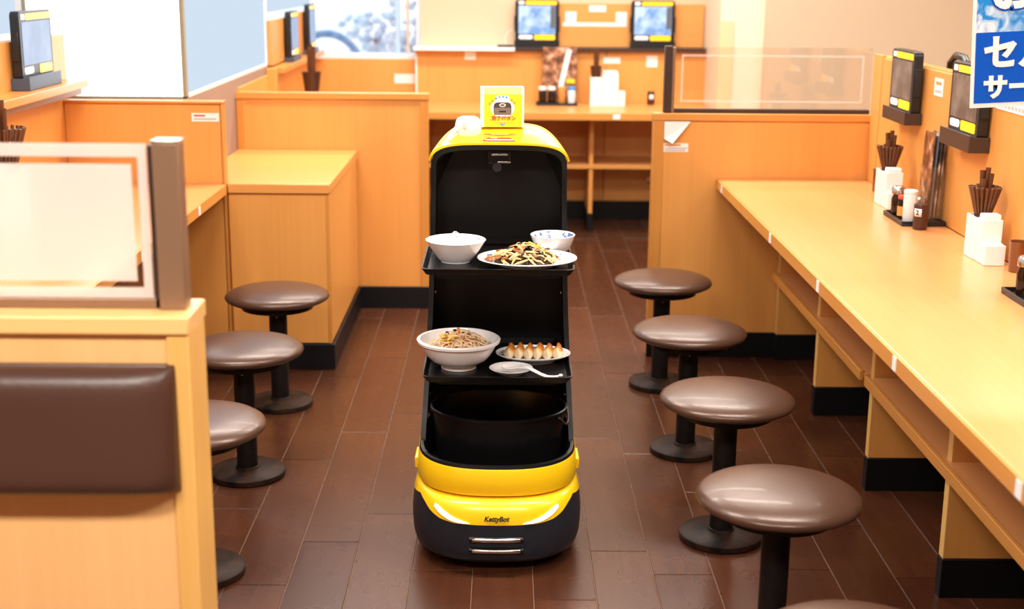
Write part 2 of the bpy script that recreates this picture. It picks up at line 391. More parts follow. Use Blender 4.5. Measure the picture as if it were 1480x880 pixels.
# ================================================================== RIGHT PARTITION + GLASS SCREEN
def partition(name, label, x0, x1, y, th, h, mv, mt, mtx, base=True, tw=.04, ends='both', cat='partition', ct=.028):
    t = T(name, ((x0+x1)/2, y+th/2, 0), label, cat)
    bx('panel', mv, t, x0 if ends == 'right' else x0+.01, x1-.001 if ends == 'left' else x1-.01, y+.006, y+th-.006, 0.05, h-ct)
    if ends in ('both', 'left'): bx('stile', mt, t, x0, x0+tw, y, y+th, 0, h-ct)
    if ends in ('both', 'right'): bx('stile', mt, t, x1-tw, x1, y, y+th, 0, h-ct)
    bx('cap_rail', mtx, t, x0-.003, x1+.003, y-.003, y+th+.003, h-ct, h, .003)
    if base:
        bx('baseboard', BLACKB, t, x0-.002, x1+.002, y-.008, y+.006, 0, .098)
    return t
pr = partition('booth_partition', 'waist-high wood partition at the far end of the right counter, with peeling paper', .562, 1.384, 5.10, .06, .945, W_V, W_TRIM, W_TRIMX, ends='left')
pap = MB(); zz = .905
pap.add([(.602,5.096,.915),(.70,5.096,.915),(.655,5.088,.86),(.632,5.075,.835),(.618,5.082,.842),(.602,5.096,.85)], [(0,1,2,3,4,5)])
o = pap.build('torn_paper', PAPER, pr); sm = o.modifiers.new('s', 'SOLIDIFY'); sm.thickness = .0015
sticker('notice_sticker', pr, .602, .695, 5.106, .80, .832, [(.05,.7,.7,.9,PRINTO), (.05,.95,.35,.5,PRINTG), (.05,.9,.1,.25,PRINTG)])
def screen(name, label, x0, x1, y, z0, z1, post_x, postw, etched, right_post=False):
    t = T(name, ((x0+x1)/2, y, z0), label, 'glass screen')
    p = bx('post', BRMETAL if etched == 'frost' else DKMETAL, t, post_x, post_x+postw, y-.02, y+.02, z0, z1, .002)
    ix0, ix1 = (x0, post_x) if etched == 'frost' else (post_x+postw, x1)
    if etched == 'frost':
        bx('glazing_bead', DKMETAL, t, ix1-.009, ix1, y-.012, y+.012, z0, z1-.004)
        bx('post_cap', CHROME, p, post_x-.001, post_x+postw+.001, y-.021, y+.021, z1, z1+.004, .001)
    else:
        bx('glazing_bead', BRMETAL, t, ix0, ix0+.012, y-.014, y+.014, z0, z1-.004)
    bx('bottom_rail', BRMETAL if etched == 'frost' else DKMETAL, t, ix0, ix1, y-.012, y+.012, z0, z0+.016)
    MB().box(ix0, ix1, y-.003, y+.003, z0+.016, z1-.003).build('glass_pane', GLASS, t)
    yf = y-.0045
    if etched == 'frost':
        a, b = z0+.016, z1-.003
        MB().box(ix0, ix1-.0265, yf, yf+.001, b-.02, b).build('frosted_film', FROST, t)
        MB().box(ix0, ix1-.0265, yf, yf+.001, a, a+.016).build('frosted_film', FROST, t)
        MB().box(ix1-.026, ix1-.012, yf, yf+.001, a, b).build('frosted_film', FROST, t)
        MB().box(ix0, ix1-.036, yf, yf+.001, a+.026, b-.031).build('frosted_film', FROST, t)
    else:
        a, b = z0+.04, z1-.03
        m = MB(); w = .008; xx0, xx1 = ix0+.035, ix1-.03
        m.box(xx0, xx1, yf, yf+.001, b-w, b).box(xx0, xx1, yf, yf+.001, a, a+w).box(xx0, xx0+w, yf, yf+.001, a+w, b-w).box(xx1-w, xx1, yf, yf+.001, a+w, b-w)
        m.build('etched_border', ETCH, t)
    return t
screen('glass_screen', 'clear glass screen with dark post on the right-hand partition', .596, 1.374, 5.13, .945, 1.192, .598, .028, 'line')

# ================================================================== LEFT SIDE
pm2 = partition('booth_partition', 'wood partition with printed sticker below the white window on the left', -1.571, -1.006, 4.872, .05, .998, W_V, W_TRIM, W_TRIMX, tw=.008, base=True, ends='right', ct=.010)
sticker('notice_sticker', pm2, -1.118, -1.02, 4.878, .925, .955, [(.08,.5,.6,.8,PRINTR), (.08,.9,.2,.4,PRINTG)])
t = T('low_cabinet', (-.82, 5.36, 0), 'low boxy wood cabinet with flat top left of the aisle', 'cabinet')
bx('front_panel', W_V, t, -1.002, -.645, 4.895, 4.913, .10, .664)
bx('body', W_V, t, -1.125, -.647, 4.914, 5.843, .10, .664)
bx('side_panel', W_V, t, -.647, -.637, 4.90, 5.843, .10, .664)
bx('top_board', W_X, t, -1.002, -.632, 4.885, 4.915, .665, .70, .003)
bx('top_board', W_X, t, -1.148, -.632, 4.9155, 5.843, .665, .70, .003)
bx('corner_strip', W_TRIM, t, -.648, -.636, 4.892, 4.904, .10, .664, .001)
bx('baseboard', BLACKB, t, -1.002, -.634, 4.884, 4.895, 0, .098)
bx('baseboard', BLACKB, t, -.637, -.626, 4.884, 5.843, 0, .098)
pfl = partition('booth_partition', 'wood partition standing behind the low cabinet on the left', -1.148, -.325, 5.848, .05, .945, W_V, W_TRIM, W_TRIMX, tw=.035)
t = T('wall_counter', (-1.3, 3.5, 0), 'wood counter along the left wall, mostly hidden behind the near glass screen', 'counter')
bx('counter_top', W_Y, t, -1.571, -1.008, 2.3, 4.868, .663, .70, .003)
bx('edge_band', W_EDGE, t, -1.008, -1.002, 2.3, 4.868, .664, .699, .001)
for y in (4.42, 3.7): bx('edge_tag', PAPER, t, -1.002, -1.0005, y-.012, y+.012, .667, .696, bevel=0)
for y in (2.6, 3.3, 4.0, 4.68):
    p = bx('support_panel', W_V, t, -1.571, -1.25, y, y+.03, .10, .663); bx('kick_board', BLACKB, p, -1.571, -1.246, y-.004, y+.034, 0, .10)

# front left booth back with cushion
t = T('booth_back', (-.9, 2.04, 0), 'brightly lit wood booth back with a wide end post in the left foreground', 'booth back')
bx('panel', W_LIT, t, -1.57, -.49, 1.992, 2.09, 0, .92)
bx('stile', W_PALELITTRIM, t, -.51, -.476, 1.985, 2.10, 0, .92, .003)
bx('cap_rail', W_LITX, t, -1.57, -.474, 1.98, 2.105, .92, .948, .003)
def cushion_pt(u, v):            # u along the width, v up; fuller in its lower half so the face leans back
    k = ((1 - abs(u)**18) * (1 - abs(v)**7))**.5
    return (-1.0 + .502*u, 1.990 - (.052 - .012*v) * k - .002, .770 + .103*v)
us = [math.copysign(1-(1-abs(t_))**2.6, t_) for t_ in np.linspace(-1, 1, 41)]; vv = [math.copysign(1-(1-abs(t_))**1.8, t_) for t_ in np.linspace(-1, 1, 25)]
m = MB().loft([[cushion_pt(u, v) for u in us] for v in vv], closed=False)
m.add([(-1.502, 1.9905, .667), (-.498, 1.9905, .667), (-.498, 1.9905, .873), (-1.502, 1.9905, .873)], [(0, 1, 2, 3)])
o = m.build('cushion', LEATHER, t, smooth=70, label='dark brown leather back cushion')
MB().tube([(-1.49, 1.979, .8715), (-.51, 1.979, .8715)], .002, 6).build('seam', LEATHER, o)
screen('glass_screen', 'frosted glass screen with bronze post on the foreground booth back', -1.57, -.485, 2.045, .948, 1.205, -.527, .040, 'frost')

# ================================================================== BACK COUNTER
t = T('wall_counter', (.2, 7.8, 0), 'wood counter with shelf across the back wall', 'counter')
bx('counter_top', W_X, t, -1.15, 1.185, 7.50, 8.128, .66, .70, .003)
bx('edge_band', W_TRIMX, t, -1.15, 1.185, 7.494, 7.50, .661, .699, .001)
for x in (-.07, .62): bx('edge_tag', PAPER, t, x-.02, x+.02, 7.4925, 7.494, .668, .694, bevel=0)
bx('shelf', W_X, t, -.5, 1.185, 7.72, 8.128, .36, .385)
for x in (-.45, .50, 1.15):
    p = bx('support_panel', W_V, t, x-.012, x+.012, 7.73, 8.11, .10, .66); bx('kick_board', BLACKB, p, x-.016, x+.016, 7.725, 8.11, 0, .10)
# tablet board
t = T('tablet_board', (.63, 8.2, 1.02), 'long wood board on the back wall behind two tablets', 'board')
bx('board', W_X, t, .062, 1.185, 8.225, 8.248, 1.02, 1.272)
bx('ledge', DKMETAL, t, .062, .9, 8.09, 8.225, 1.002, 1.02, .002); bx('ledge', DKMETAL, t, .9, 1.185, 8.09, 8.225, 1.002, 1.02, .002)
for (a, b, c, d) in ((.36, .425, 1.165, 1.225), (.66, .725, 1.165, 1.225), (.50, .60, 1.225, 1.262), (.345, .725, 1.14, 1.163)):
    bx('notice_sticker', PAPER, t, a, b, 8.223, 8.225, c, d, bevel=0)
# notices on the wood below
for (a, b, c, d) in ((-.235, -.17, .945, .995), (.585, .685, .93, .965), (.84, .905, .91, .975)):
    bx('notice_sticker', PAPER, wb, a, b, 8.127, 8.13, c, d, bevel=0)
bx('notice_sticker', PAPER, wl2, -.655, -.535, 8.177, 8.18, .80, .855, bevel=0)

# far-left board with tablets, counter
t = T('tablet_board', (-1.14, 7.45, 1.0), 'narrow wood board on the far-left wall behind two tablets', 'board')
bx('board', W_V, t, -1.148, -1.128, 6.68, 7.42, 1.0, 1.215); bx('board', W_V, t, -1.148, -1.128, 7.43, 8.15, 1.0, 1.225)
bx('ledge', W_EDGE, t, -1.148, -1.068, 6.68, 8.17, .965, .992); bx('end_panel', W_V, t, -1.148, -1.10, 6.62, 6.66, .80, .99)
t = T('wall_counter', (-1.0, 6.7, 0), 'wood counter on the far left, hidden behind the partition', 'counter')
bx('counter_top', W_Y, t, -1.148, -.70, 5.90, 7.49, .66, .70); bx('support_panel', W_V, t, -1.148, -.85, 6.6, 6.63, 0, .66)
wl4 = bx('panel', W_V, bpy.data.objects['wall_left_low'], -1.15, -1.14, 5.9, 8.18, .0, .96)

# ================================================================== STOOLS
def make_stool():
    t = T('bar_stool', (0, 0, 0), 'x', 'stool', 'round brown stools')
    n = 14; prof = []
    for i in range(n+1):
        a = -PI/2 + PI*i/n; e = .86
        r = .175 * abs(math.cos(a))**e; z = .384 + (.034 if a > 0 else .028) * math.copysign(abs(math.sin(a))**.95, a)
        prof.append((max(r, .001), z))
    s = MB().lathe((0,0,0), prof, 48).build('seat', VINYL, t, smooth=60, local=True)
    MB().lathe((0,0,0), [(.12,.345),(.12,.357)], 32).build('seat_plate', POSTB, t, smooth=30, local=True)
    p = MB().lathe((0,0,0), [(.0305,.02),(.0305,.347)], 24).build('post', POSTB, t, smooth=30, local=True)
    MB().lathe((0,0,0), [(.036,.024),(.034,.03),(.031,.032)], 24).build('collar', RUST, t, smooth=30, local=True)
    MB().blob((0,-.0305,.318), (.003,.002,.003), nu=8, nv=4, jit=0).build('screw', CHROME, p, smooth=60, local=True)
    MB().lathe((0,0,0), [(.106,0),(.110,.003),(.110,.017),(.105,.021),(.04,.026)], 40).build('base_disc', RUST, t, smooth=35, local=True)
    return t
st0 = make_stool()
stools = [(.585, 2.01, 'brown stool seat cut off at the bottom edge of the picture'),
          (.585, 2.68, 'nearest fully seen brown stool on the right of the robot'),
          (.583, 3.35, 'second brown stool on the right, counted from the front'),
          (.574, 4.02, 'third brown stool on the right, counted from the front'),
          (.570, 4.715, 'farthest brown stool of the right row, by the wood partition'),
          (-.762, 4.46, 'farthest brown stool on the left, before the low cabinet'),
          (-.752, 3.79, 'middle brown stool of the left row'),
          (-.745, 3.115, 'nearest brown stool on the left, half hidden by the booth back'),
          (.93, 7.12, 'brown stool under the back counter, mostly hidden by the right partition')]
for i, (x, y, lab) in enumerate(stools):
    o = st0 if i == 0 else copy_tree(st0)
    o.location = (x, y, .0005); o['label'] = lab; o.rotation_euler.z = 0.0

# ================================================================== DELIVERY ROBOT
RX, RY = -.012, 3.345
rb = T('delivery_robot', (RX, RY, 0), 'tall black and yellow serving robot carrying dishes in the middle of the aisle', 'robot')
def sup(a, b, n, ph):            # superellipse point, ph = 0 at the front (-Y), positive to the right
    s, c = math.sin(ph), math.cos(ph)
    return (RX + a*math.copysign(abs(s)**(2/n), s), RY - b*math.copysign(abs(c)**(2/n), c))
NPH = 96
PHS = [-PI + 2*PI*k/NPH for k in range(NPH)]
def split_z(ph):                 # border between charcoal skirt and yellow hood
    a = abs(ph)
    if a > PI/2: a = PI - a
    d = math.degrees(a)
    return float(np.interp(d, [0, 22, 34, 44, 54, 64, 78, 90], [.136, .137, .142, .153, .168, .176, .165, .150]))
def ring(a, b, z, n=2.7):
    return [(*sup(a, b, n, p), z(p) if callable(z) else z) for p in PHS]
# skirt profile (scale of a, b and z as fraction of split)
low = [ring(.170, .195, .028), ring(.197, .222, .030), ring(.2115, .236, .042), ring(.2165, .2405, .062), ring(.2185, .2425, .090), ring(.2185, .2425, .115),
       [(*sup(.218, .2415, 2.7, p), split_z(p)) for p in PHS]]
# above ~.14 the surface leans inwards
def hood_ab(z): 
    k = np.interp(z, [.115, .136, .15, .17, .185, .193], [1, .997, .988, .965, .935, .88]); return .2185*k, .2425*k
low[-1] = [(*sup(*hood_ab(split_z(p)), 2.7, p), split_z(p)) for p in PHS]
MB().loft(low, cap0=True).build('skirt', RGRY, rb, smooth=50)
hood = []
for q in (0, .25, .5, .75, 1.0):
    hood.append([(*sup(*hood_ab(split_z(p)*(1-q) + .190*q), 2.7, p), split_z(p)*(1-q) + .190*q) for p in PHS])
hood.append(ring(.165, .19, .193))
MB().loft(hood, cap1=True).build('hood', YEL, rb, smooth=50)
MB().lathe((RX, RY, 0), [(.17, .018), (.172, .03)], 40, sy=1.12).build('chassis', RBLK, rb, smooth=30)
for sx in (-1, 1):
    MB().prism([(math.cos(2*PI*k/24)*.05 + RY, .05 + math.sin(2*PI*k/24)*.05) for k in range(24)], RX + sx*.12 - .015, RX + sx*.12 + .015, 'x').build('wheel', RBLK, rb, smooth=30)
def hood_pt(ph, z, off=.0):
    a, b = hood_ab(z); return (*sup(a+off, b+off, 2.7, ph), z)
def phi_of_x(dx):                # solve angle for a given x offset at the front
    lo_, hi_ = -PI/2, PI/2
    for _ in range(40):
        mid = (lo_+hi_)/2
        if sup(.2185, .2425, 2.7, mid)[0] - RX < dx: lo_ = mid
        else: hi_ = mid
    return lo_
for s in (-1, 1):                # headlights: curved white crescents
    m = MB(); rings = []
    ks = 16
    for layer, off in ((0, .0005), (1, .003)):
        for edge in (0, 1):
            row = []
            for k in range(ks+1):
                t_ = k/ks; dx = s*(.066 + .092*t_)
                zc = np.interp(t_, [0, .25, .5, .75, 1], [.1395, .142, .147, .157, .170]); th = np.interp(t_, [0, .3, .6, .9, 1], [.0005, .0045, .007, .0075, .0035])
                row.append(hood_pt(phi_of_x(dx), zc + (th if edge else -th*.7), off))
            rings.append(row)
    m.loft([rings[0], rings[2], rings[3], rings[1]], closed=False); m.loft([rings[1], rings[0]], closed=False)
    m.build('headlight', LED, rb, smooth=60)
tm = Matrix.Translation((0, -.2425*.993 - .0012, .1525)) @ Matrix.Rotation(PI/2 - .30, 4, 'X')
text('lettering', 'KettyBot', .0165, mat('black_print', (.012, .01, .01), .5), rb, tm, bold=.0006, shear=.25)
for z in (.098, .069):
    bar = MB().tube([(RX-.062, 3.1065, z), (RX-.058, 3.1035, z), (RX-.03, 3.1008, z), (RX, 3.100, z), (RX+.03, 3.1008, z), (RX+.058, 3.1035, z), (RX+.062, 3.1065, z)], [.004, .0058, .006, .006, .006, .0058, .004], 10).build('grille_bar', CHROME, rb, smooth=60)
    MB().tube([(RX-.066, 3.107, z), (RX, 3.1032, z), (RX+.066, 3.107, z)], .0085, 8).build('grille_slot', RBLK, rb, smooth=60)
# yellow band
def fr(p, lo_z, hi_z):           # rises towards the back
    c = -math.cos(p); return lo_z if c < 0 else lo_z + (hi_z - lo_z) * c**1.0
band = [ring(.196, .198, .196, 2.5), ring(.204, .2045, .198, 2.5), ring(.2065, .207, .205, 2.5), ring(.2055, .206, .23, 2.5)]
band.append([(*sup(.203, .2035, 2.5, p), fr(p, .262, .33)) for p in PHS])
band.append([(*sup(.201, .2015, 2.5, p), fr(p, .266, .335)) for p in PHS])
MB().loft(band, cap0=True).build('yellow_band', YEL, rb, smooth=50)
for s in (-1, 1):
    bx('side_clip', YEL, rb, RX + s*.207 - .006, RX + s*.207 + .006, RY-.03, RY+.05, .205, .235, .003)
# black lip and compartment
lip = [[(*sup(.201, .2015, 2.5, p), fr(p, .264, .33)) for p in PHS], [(*sup(.198, .199, 2.5, p), fr(p, .273, .34)) for p in PHS], [(*sup(.190, .192, 2.5, p), fr(p, .274, .34)) for p in PHS],
       [(*sup(.183, .168, 2.4, p), fr(p, .262, .33)) for p in PHS], [(*sup(.178, .160, 2.4, p), .215) for p in PHS]]
MB().loft(lip, cap1=True).build('compartment', RIN, rb, smooth=50)
# arched shell
def halfw(z): return float(np.interp(z, [.25, .36, .60, .93], [.201, .1955, .184, .176]))
def yfront(z): return float(np.interp(z, [.25, .30, .36, .48, .75, .93, 1.0, 1.04], [3.330, 3.365, 3.400, 3.450, 3.500, 3.495, 3.468, 3.450]))
def arch(off, top, z0=.945, n=4.2, na=32):
    pts = []
    for z in np.linspace(.255, z0, 16): pts.append((-(halfw(z)-off), z))
    w = halfw(z0) - off; h = top - z0
    for k in range(1, na):
        a = PI - PI*k/na; c, s_ = math.cos(a), math.sin(a)
        pts.append((w*math.copysign(abs(c)**(2/n), c), z0 + h*abs(s_)**(2/n)))
    for z in np.linspace(z0, .255, 16): pts.append((halfw(z)-off, z))
    return pts
YB = 3.615
def sheet(off, dtop, y_end, ny=5, fshift=0.0):
    rows = []
    for j in range(ny+1):
        q = j/ny; row = []
        top = 1.026 + .016*min(1, q*1.6) - dtop
        for (x, z) in arch(off, top):
            y0 = yfront(z) + fshift; k_ = 1 - .27*q*min(1, max(0, (z-.90)/.10)); row.append((RX + x*k_, y0 + (y_end - y0)*q, z))
        rows.append(row)
    return rows
outer = sheet(0, 0, YB); inner = sheet(.013, .013, YB - .013)
m = MB(); m.loft(outer, closed=False); m.loft(inner, closed=False); m.loft([outer[0], inner[0]], closed=False)
n_ = len(inner[-1]); m.add(inner[-1], [tuple(range(n_))]); m.add(outer[-1], [tuple(range(n_))])
m.build('shell', RIN, rb, smooth=40)
# yellow head cover
RF0 = 3.444
def roof_top(q): return 1.028 + .036*math.sin(min(1, max(q, 0)*1.2)*PI/2) - (.010*((q-.8)/.2)**2 if q > .8 else 0)
def roof_w(q): return .1772 - .043*max(q, 0)**1.1
def roof_rows(off, ny=12, n=4.2):
    rows = []
    for j in range(ny+1):
        q = j/ny; y = RF0 + (YB + .004 - RF0)*q; top = roof_top(q) + off; z0 = .945; row = []
        for k in range(0, 49):
            a = PI*.93 - PI*.86*k/48; c, s_ = math.cos(a), math.sin(a); w = roof_w(q) + off
            z = z0 + (top-z0)*abs(s_)**(2/n)
            row.append((RX + w*math.copysign(abs(c)**(2/n), c), y + .020*max(0, (1.0-z)/.05)*(1-q), z))
        rows.append(row)
    return rows
ro, ri = roof_rows(.006), roof_rows(.0005)
m = MB(); m.loft(ro, closed=False); m.loft([ro[0], ri[0]], closed=False); m.loft([ro[-1], ri[-1]], closed=False); m.loft(ri, closed=False)
m.loft([[r[0] for r in ro], [r[0] for r in ri]], closed=False); m.loft([[r[-1] for r in ro], [r[-1] for r in ri]], closed=False)
m.build('head_cover', YEL, rb, smooth=40)
def roofz(x, y):
    q = (y-RF0)/(YB+.004-RF0); return .945 + (roof_top(q)+.006-.945)*(1-min(.999, abs(x)/(roof_w(q)+.006))**4.2)**(1/4.2)
def patch(name, mt, xs, y0, y1, off, parent, ny=4):
    rows = []
    for j in range(ny+1):
        y = y0 + (y1-y0)*j/ny; a, b = xs(j/ny); rows.append([(RX + a + (b-a)*k/8, y, roofz(a+(b-a)*k/8, y) + off) for k in range(9)])
    o = MB().loft(rows, closed=False).build(name, mt, parent, smooth=60)
    sm = o.modifiers.new('s', 'SOLIDIFY'); sm.thickness = .0006; return o
w_ = patch('warning_sticker', PRINTR, lambda q: (-.042+.014*q*q, .040-.014*q*q), RF0+.006, RF0+.026, .0012, rb)
patch('print_line', PAPER, lambda q: (-.036, .036), RF0+.010, RF0+.014, .0022, w_, 1); patch('print_line', PAPER, lambda q: (-.022, -.004), RF0+.021, RF0+.0235, .0022, w_, 1)
e_ = patch('emblem', mat('bronze_print', (.35, .13, .03), .4), lambda q: (-.042*math.sin(PI*min(max(q,.08),.92)), .044*math.sin(PI*min(max(q,.08),.92))), RF0+.034, RF0+.052, .0012, rb, 10)
patch('emblem_inlay', mat('gold_print', (.75, .42, .03), .4), lambda q: (-.022, .025), RF0+.039, RF0+.047, .002, e_, 2)
# camera module under the roof
o = bx('camera_module', RBLK, rb, RX-.030, RX+.030, 3.475, 3.535, .975, 1.013, .004)
bx('bracket', CHROME, o, RX-.020, RX+.022, 3.469, 3.475, .998, 1.003, .001)
bx('bracket', CHROME, o, RX-.004, RX+.030, 3.465, 3.471, .980, .984, .001)
MB().prism([(RX-.005 + .012*math.cos(2*PI*k/20), .968 + .012*math.sin(2*PI*k/20)) for k in range(20)], 3.47, 3.52, 'y').build('lens', mat('lens_glass', (.02,.02,.025), .08, coat=1), o, smooth=30)
for sx in (-1, 1):
    for z in (.955, .63, .37):
        MB().blob((RX + sx*(halfw(z)-.016), yfront(z)+.03, z), (.004, .004, .004), jit=0, nu=8, nv=4).build('bolt', CHROME, rb, smooth=60)
# trays
def tray_outline(wf, wbk, y0, y1, ym, r=.022):
    pts = []
    for k in range(6): a = PI + PI/2*k/5; pts.append((-(wf-r) + r*math.cos(a), y0 + r + r*math.sin(a)))
    for k in range(6): a = 1.5*PI + PI/2*k/5; pts.append(((wf-r) + r*math.cos(a), y0 + r + r*math.sin(a)))
    pts += [(wf, ym), (wbk, ym+.01), (wbk, y1), (-wbk, y1), (-wf+ (wf-wbk), ym+.01), (-wf, ym)]
    return pts
def tray(z, y0, ym, wf, wbk):
    pts = tray_outline(wf, wbk, y0, 3.595, ym); cy = (y0+3.595)/2
    def sc(d, zz): 
        out = []
        for (x, y) in pts:
            out.append((RX + x*(1 - d/wf), cy + (y-cy)*(1 - d/((3.595-y0)/2)), zz))
        return out
    t_ = MB().loft([sc(.010, z-.016), sc(.001, z-.001), sc(0, z+.001), sc(.004, z+.001), sc(.0135, z-.012)], cap0=True, cap1=True).build('tray', RBLK, rb, smooth=40)
    MB().box(RX-.15, RX+.15, y0+.02, 3.55, z-.024, z-.0165).build('tray_support', RIN, t_)
    return t_
Z1, Z2 = .758, .481
tray(Z1, 3.195, 3.475, .187, .150); tray(Z2, 3.215, 3.425, .188, .160)
F1, F2 = Z1-.0118, Z2-.0118      # tray floors

# bucket in the lower compartment
bk = T('black_tub', (RX+.004, 3.365, .216), 'large black oval tub sitting in the lower compartment of the robot', 'tub')
MB().lathe((RX+.004, 3.365, .216), [(.150, 0), (.160, .004), (.172, .130), (.1735, .138), (.1785, .139), (.1785, .146), (.1735, .147), (.170, .140), (.158, .008), (.02, .006)], 64, sy=.76).build('tub_wall', RBLK, bk, smooth=35)
MB().tube([(RX+.004+.181*math.cos(a), 3.365+.181*.76*math.sin(a), .216+.135-.03*math.sin((a+.55)/.7*PI)) for a in np.linspace(-.55, .15, 9)], .0035, 8).build('bail_handle', DKMETAL, bk, smooth=60)

# ------------------------------------------------------------------ sign box and pouch on the head
sb = T('sign_box', (RX+.008, 3.515, 1.066), 'small yellow and white folded card sign standing on the robot head', 'sign', rz=math.radians(3))
hw = .0555
prof = [(0, 0), (.004, .084), (.016, .1015), (.048, .1015), (.052, 0)]
MB().prism(prof, -hw, hw, 'x').build('card', PAPER, sb, local=True)
MB().add([(-hw+.008, -.0008, .001), (hw-.005, -.0008, .001), (hw-.005, .0030, .084), (-hw+.008, .0030, .084)], [(0,1,2,3)]).build('printed_face', YELP, sb, local=True)
MB().add([(-hw+.008, .0030, .084), (hw-.005, .0030, .084), (hw-.005, .0152, .1022), (-hw+.008, .0152, .1022)], [(0,1,2,3)]).build('printed_face', YELL, sb, local=True)
def on_sign(poly, name, mt, off):
    q = .004/.084
    vs = [(x, q*z - .001 - off, z) for x, z in poly]; return MB().add(vs, [tuple(range(len(vs)))]).build(name, mt, sb, local=True)
on_sign([(.031*math.cos(2*PI*k/28), .049 + .024*math.sin(2*PI*k/28)) for k in range(28)], 'white_ring', PAPER, .0003)
on_sign(rrect(.034, .03, .006, cx=0, cy=.066), 'white_ring', PAPER, .0004)
on_sign(rrect(.046, .035, .010, cx=0, cy=.046), 'picture', mat('print_dark', (.05, .035, .03), .5), .0006)
on_sign([(.0215, .028), (.0215, .05), (-.0215, .05), (-.0215, .028)], 'picture', mat('print_mid', (.16, .12, .10), .5), .0008)
on_sign([(x*1.0, z) for x, z in [(.0085*math.cos(2*PI*k/20), .0565 + .0045*math.sin(2*PI*k/20)) for k in range(20)]], 'picture', PAPER, .0010)
on_sign([(x*1.0, z) for x, z in [(.0062*math.cos(2*PI*k/20), .0565 + .003*math.sin(2*PI*k/20)) for k in range(20)]], 'picture', mat('print_mid2', (.12, .08, .06), .5), .0012)
on_sign([(-.009, .0385), (.009, .0385), (.009, .042), (-.009, .042)], 'picture', mat('print_black', (.01, .01, .01), .5), .0012)
on_sign([(-.020, .027), (.020, .027), (.020, .031), (-.020, .031)], 'picture', PAPER, .0012)
for i, a in enumerate((118, 103, 88, 73)):
    on_sign([(.036*math.cos(math.radians(a)) + .0026*math.cos(2*PI*k/10), .044 + .034*math.sin(math.radians(a)) + .0026*math.sin(2*PI*k/10)) for k in range(10)], 'print_mark', PRINTB, .0013)
for a in (150, 134, 52, 36):
    on_sign([(.038*math.cos(math.radians(a)) + .003*math.cos(2*PI*k/10), .044 + .033*math.sin(math.radians(a)) + .003*math.sin(2*PI*k/10)) for k in range(10)], 'print_mark', PRINTO, .0013)
text('lettering', '完了ボタン', .0128, PRINTR, sb, Matrix.Translation((.003, -.0012, .0225)) @ Matrix.Rotation(PI/2-.04, 4, 'X'), bold=.0004, ext=.0001)
on_sign([(-.036, .0205), (-.026, .0205), (-.026, .024), (-.036, .024)], 'print_mark', YELL, .0010)
on_sign([(-.020, .0135), (.018, .0135), (.018, .0155), (-.020, .0155)], 'print_mark', YELL, .0010)
on_sign([(-.007, .0115), (0, .0085), (.007, .0115), (.007, .0085), (0, .0045), (-.007, .0085)], 'print_arrow', PRINTB, .0012)
pc = T('cloth_pouch', (RX-.080, 3.50, 1.050), 'small rounded white pouch lying beside the sign on the robot head', 'pouch')
m = MB(); rings = []
for j, (zz, s1) in enumerate(((-.012, .9), (0, 1.0), (.014, 1.0), (.026, .92), (.033, .78), (.037, .5), (.038, .05))):
    rings.append([(RX-.080 + (.034*s1*math.copysign(abs(math.cos(a))**.8, math.cos(a))) - .005*(1 if j < 2 else 0)*math.cos(a)*(math.cos(a) < 0), 3.50 + .026*s1*math.sin(a), 1.058 + zz) for a in np.linspace(0, 2*PI, 28, endpoint=False)])
m.loft(rings, cap0=True, cap1=True).build('pouch_body', WHITEP, pc, smooth=60)
o = MB().add([(RX-.095, 3.4733, 1.067), (RX-.083, 3.4730, 1.067), (RX-.083, 3.4740, 1.077), (RX-.095, 3.4743, 1.077)], [(0,1,2,3)]).build('print_mark', mat('faint_print', (.62, .50, .40), .6), pc)
m = MB().tube([(RX-.108, 3.50, 1.064), (RX-.116, 3.488, 1.056), (RX-.126, 3.474, 1.046), (RX-.132, 3.466, 1.038)], [.008, .007, .004, .002], 8); m.build('strap', WHITEP, pc, smooth=60)

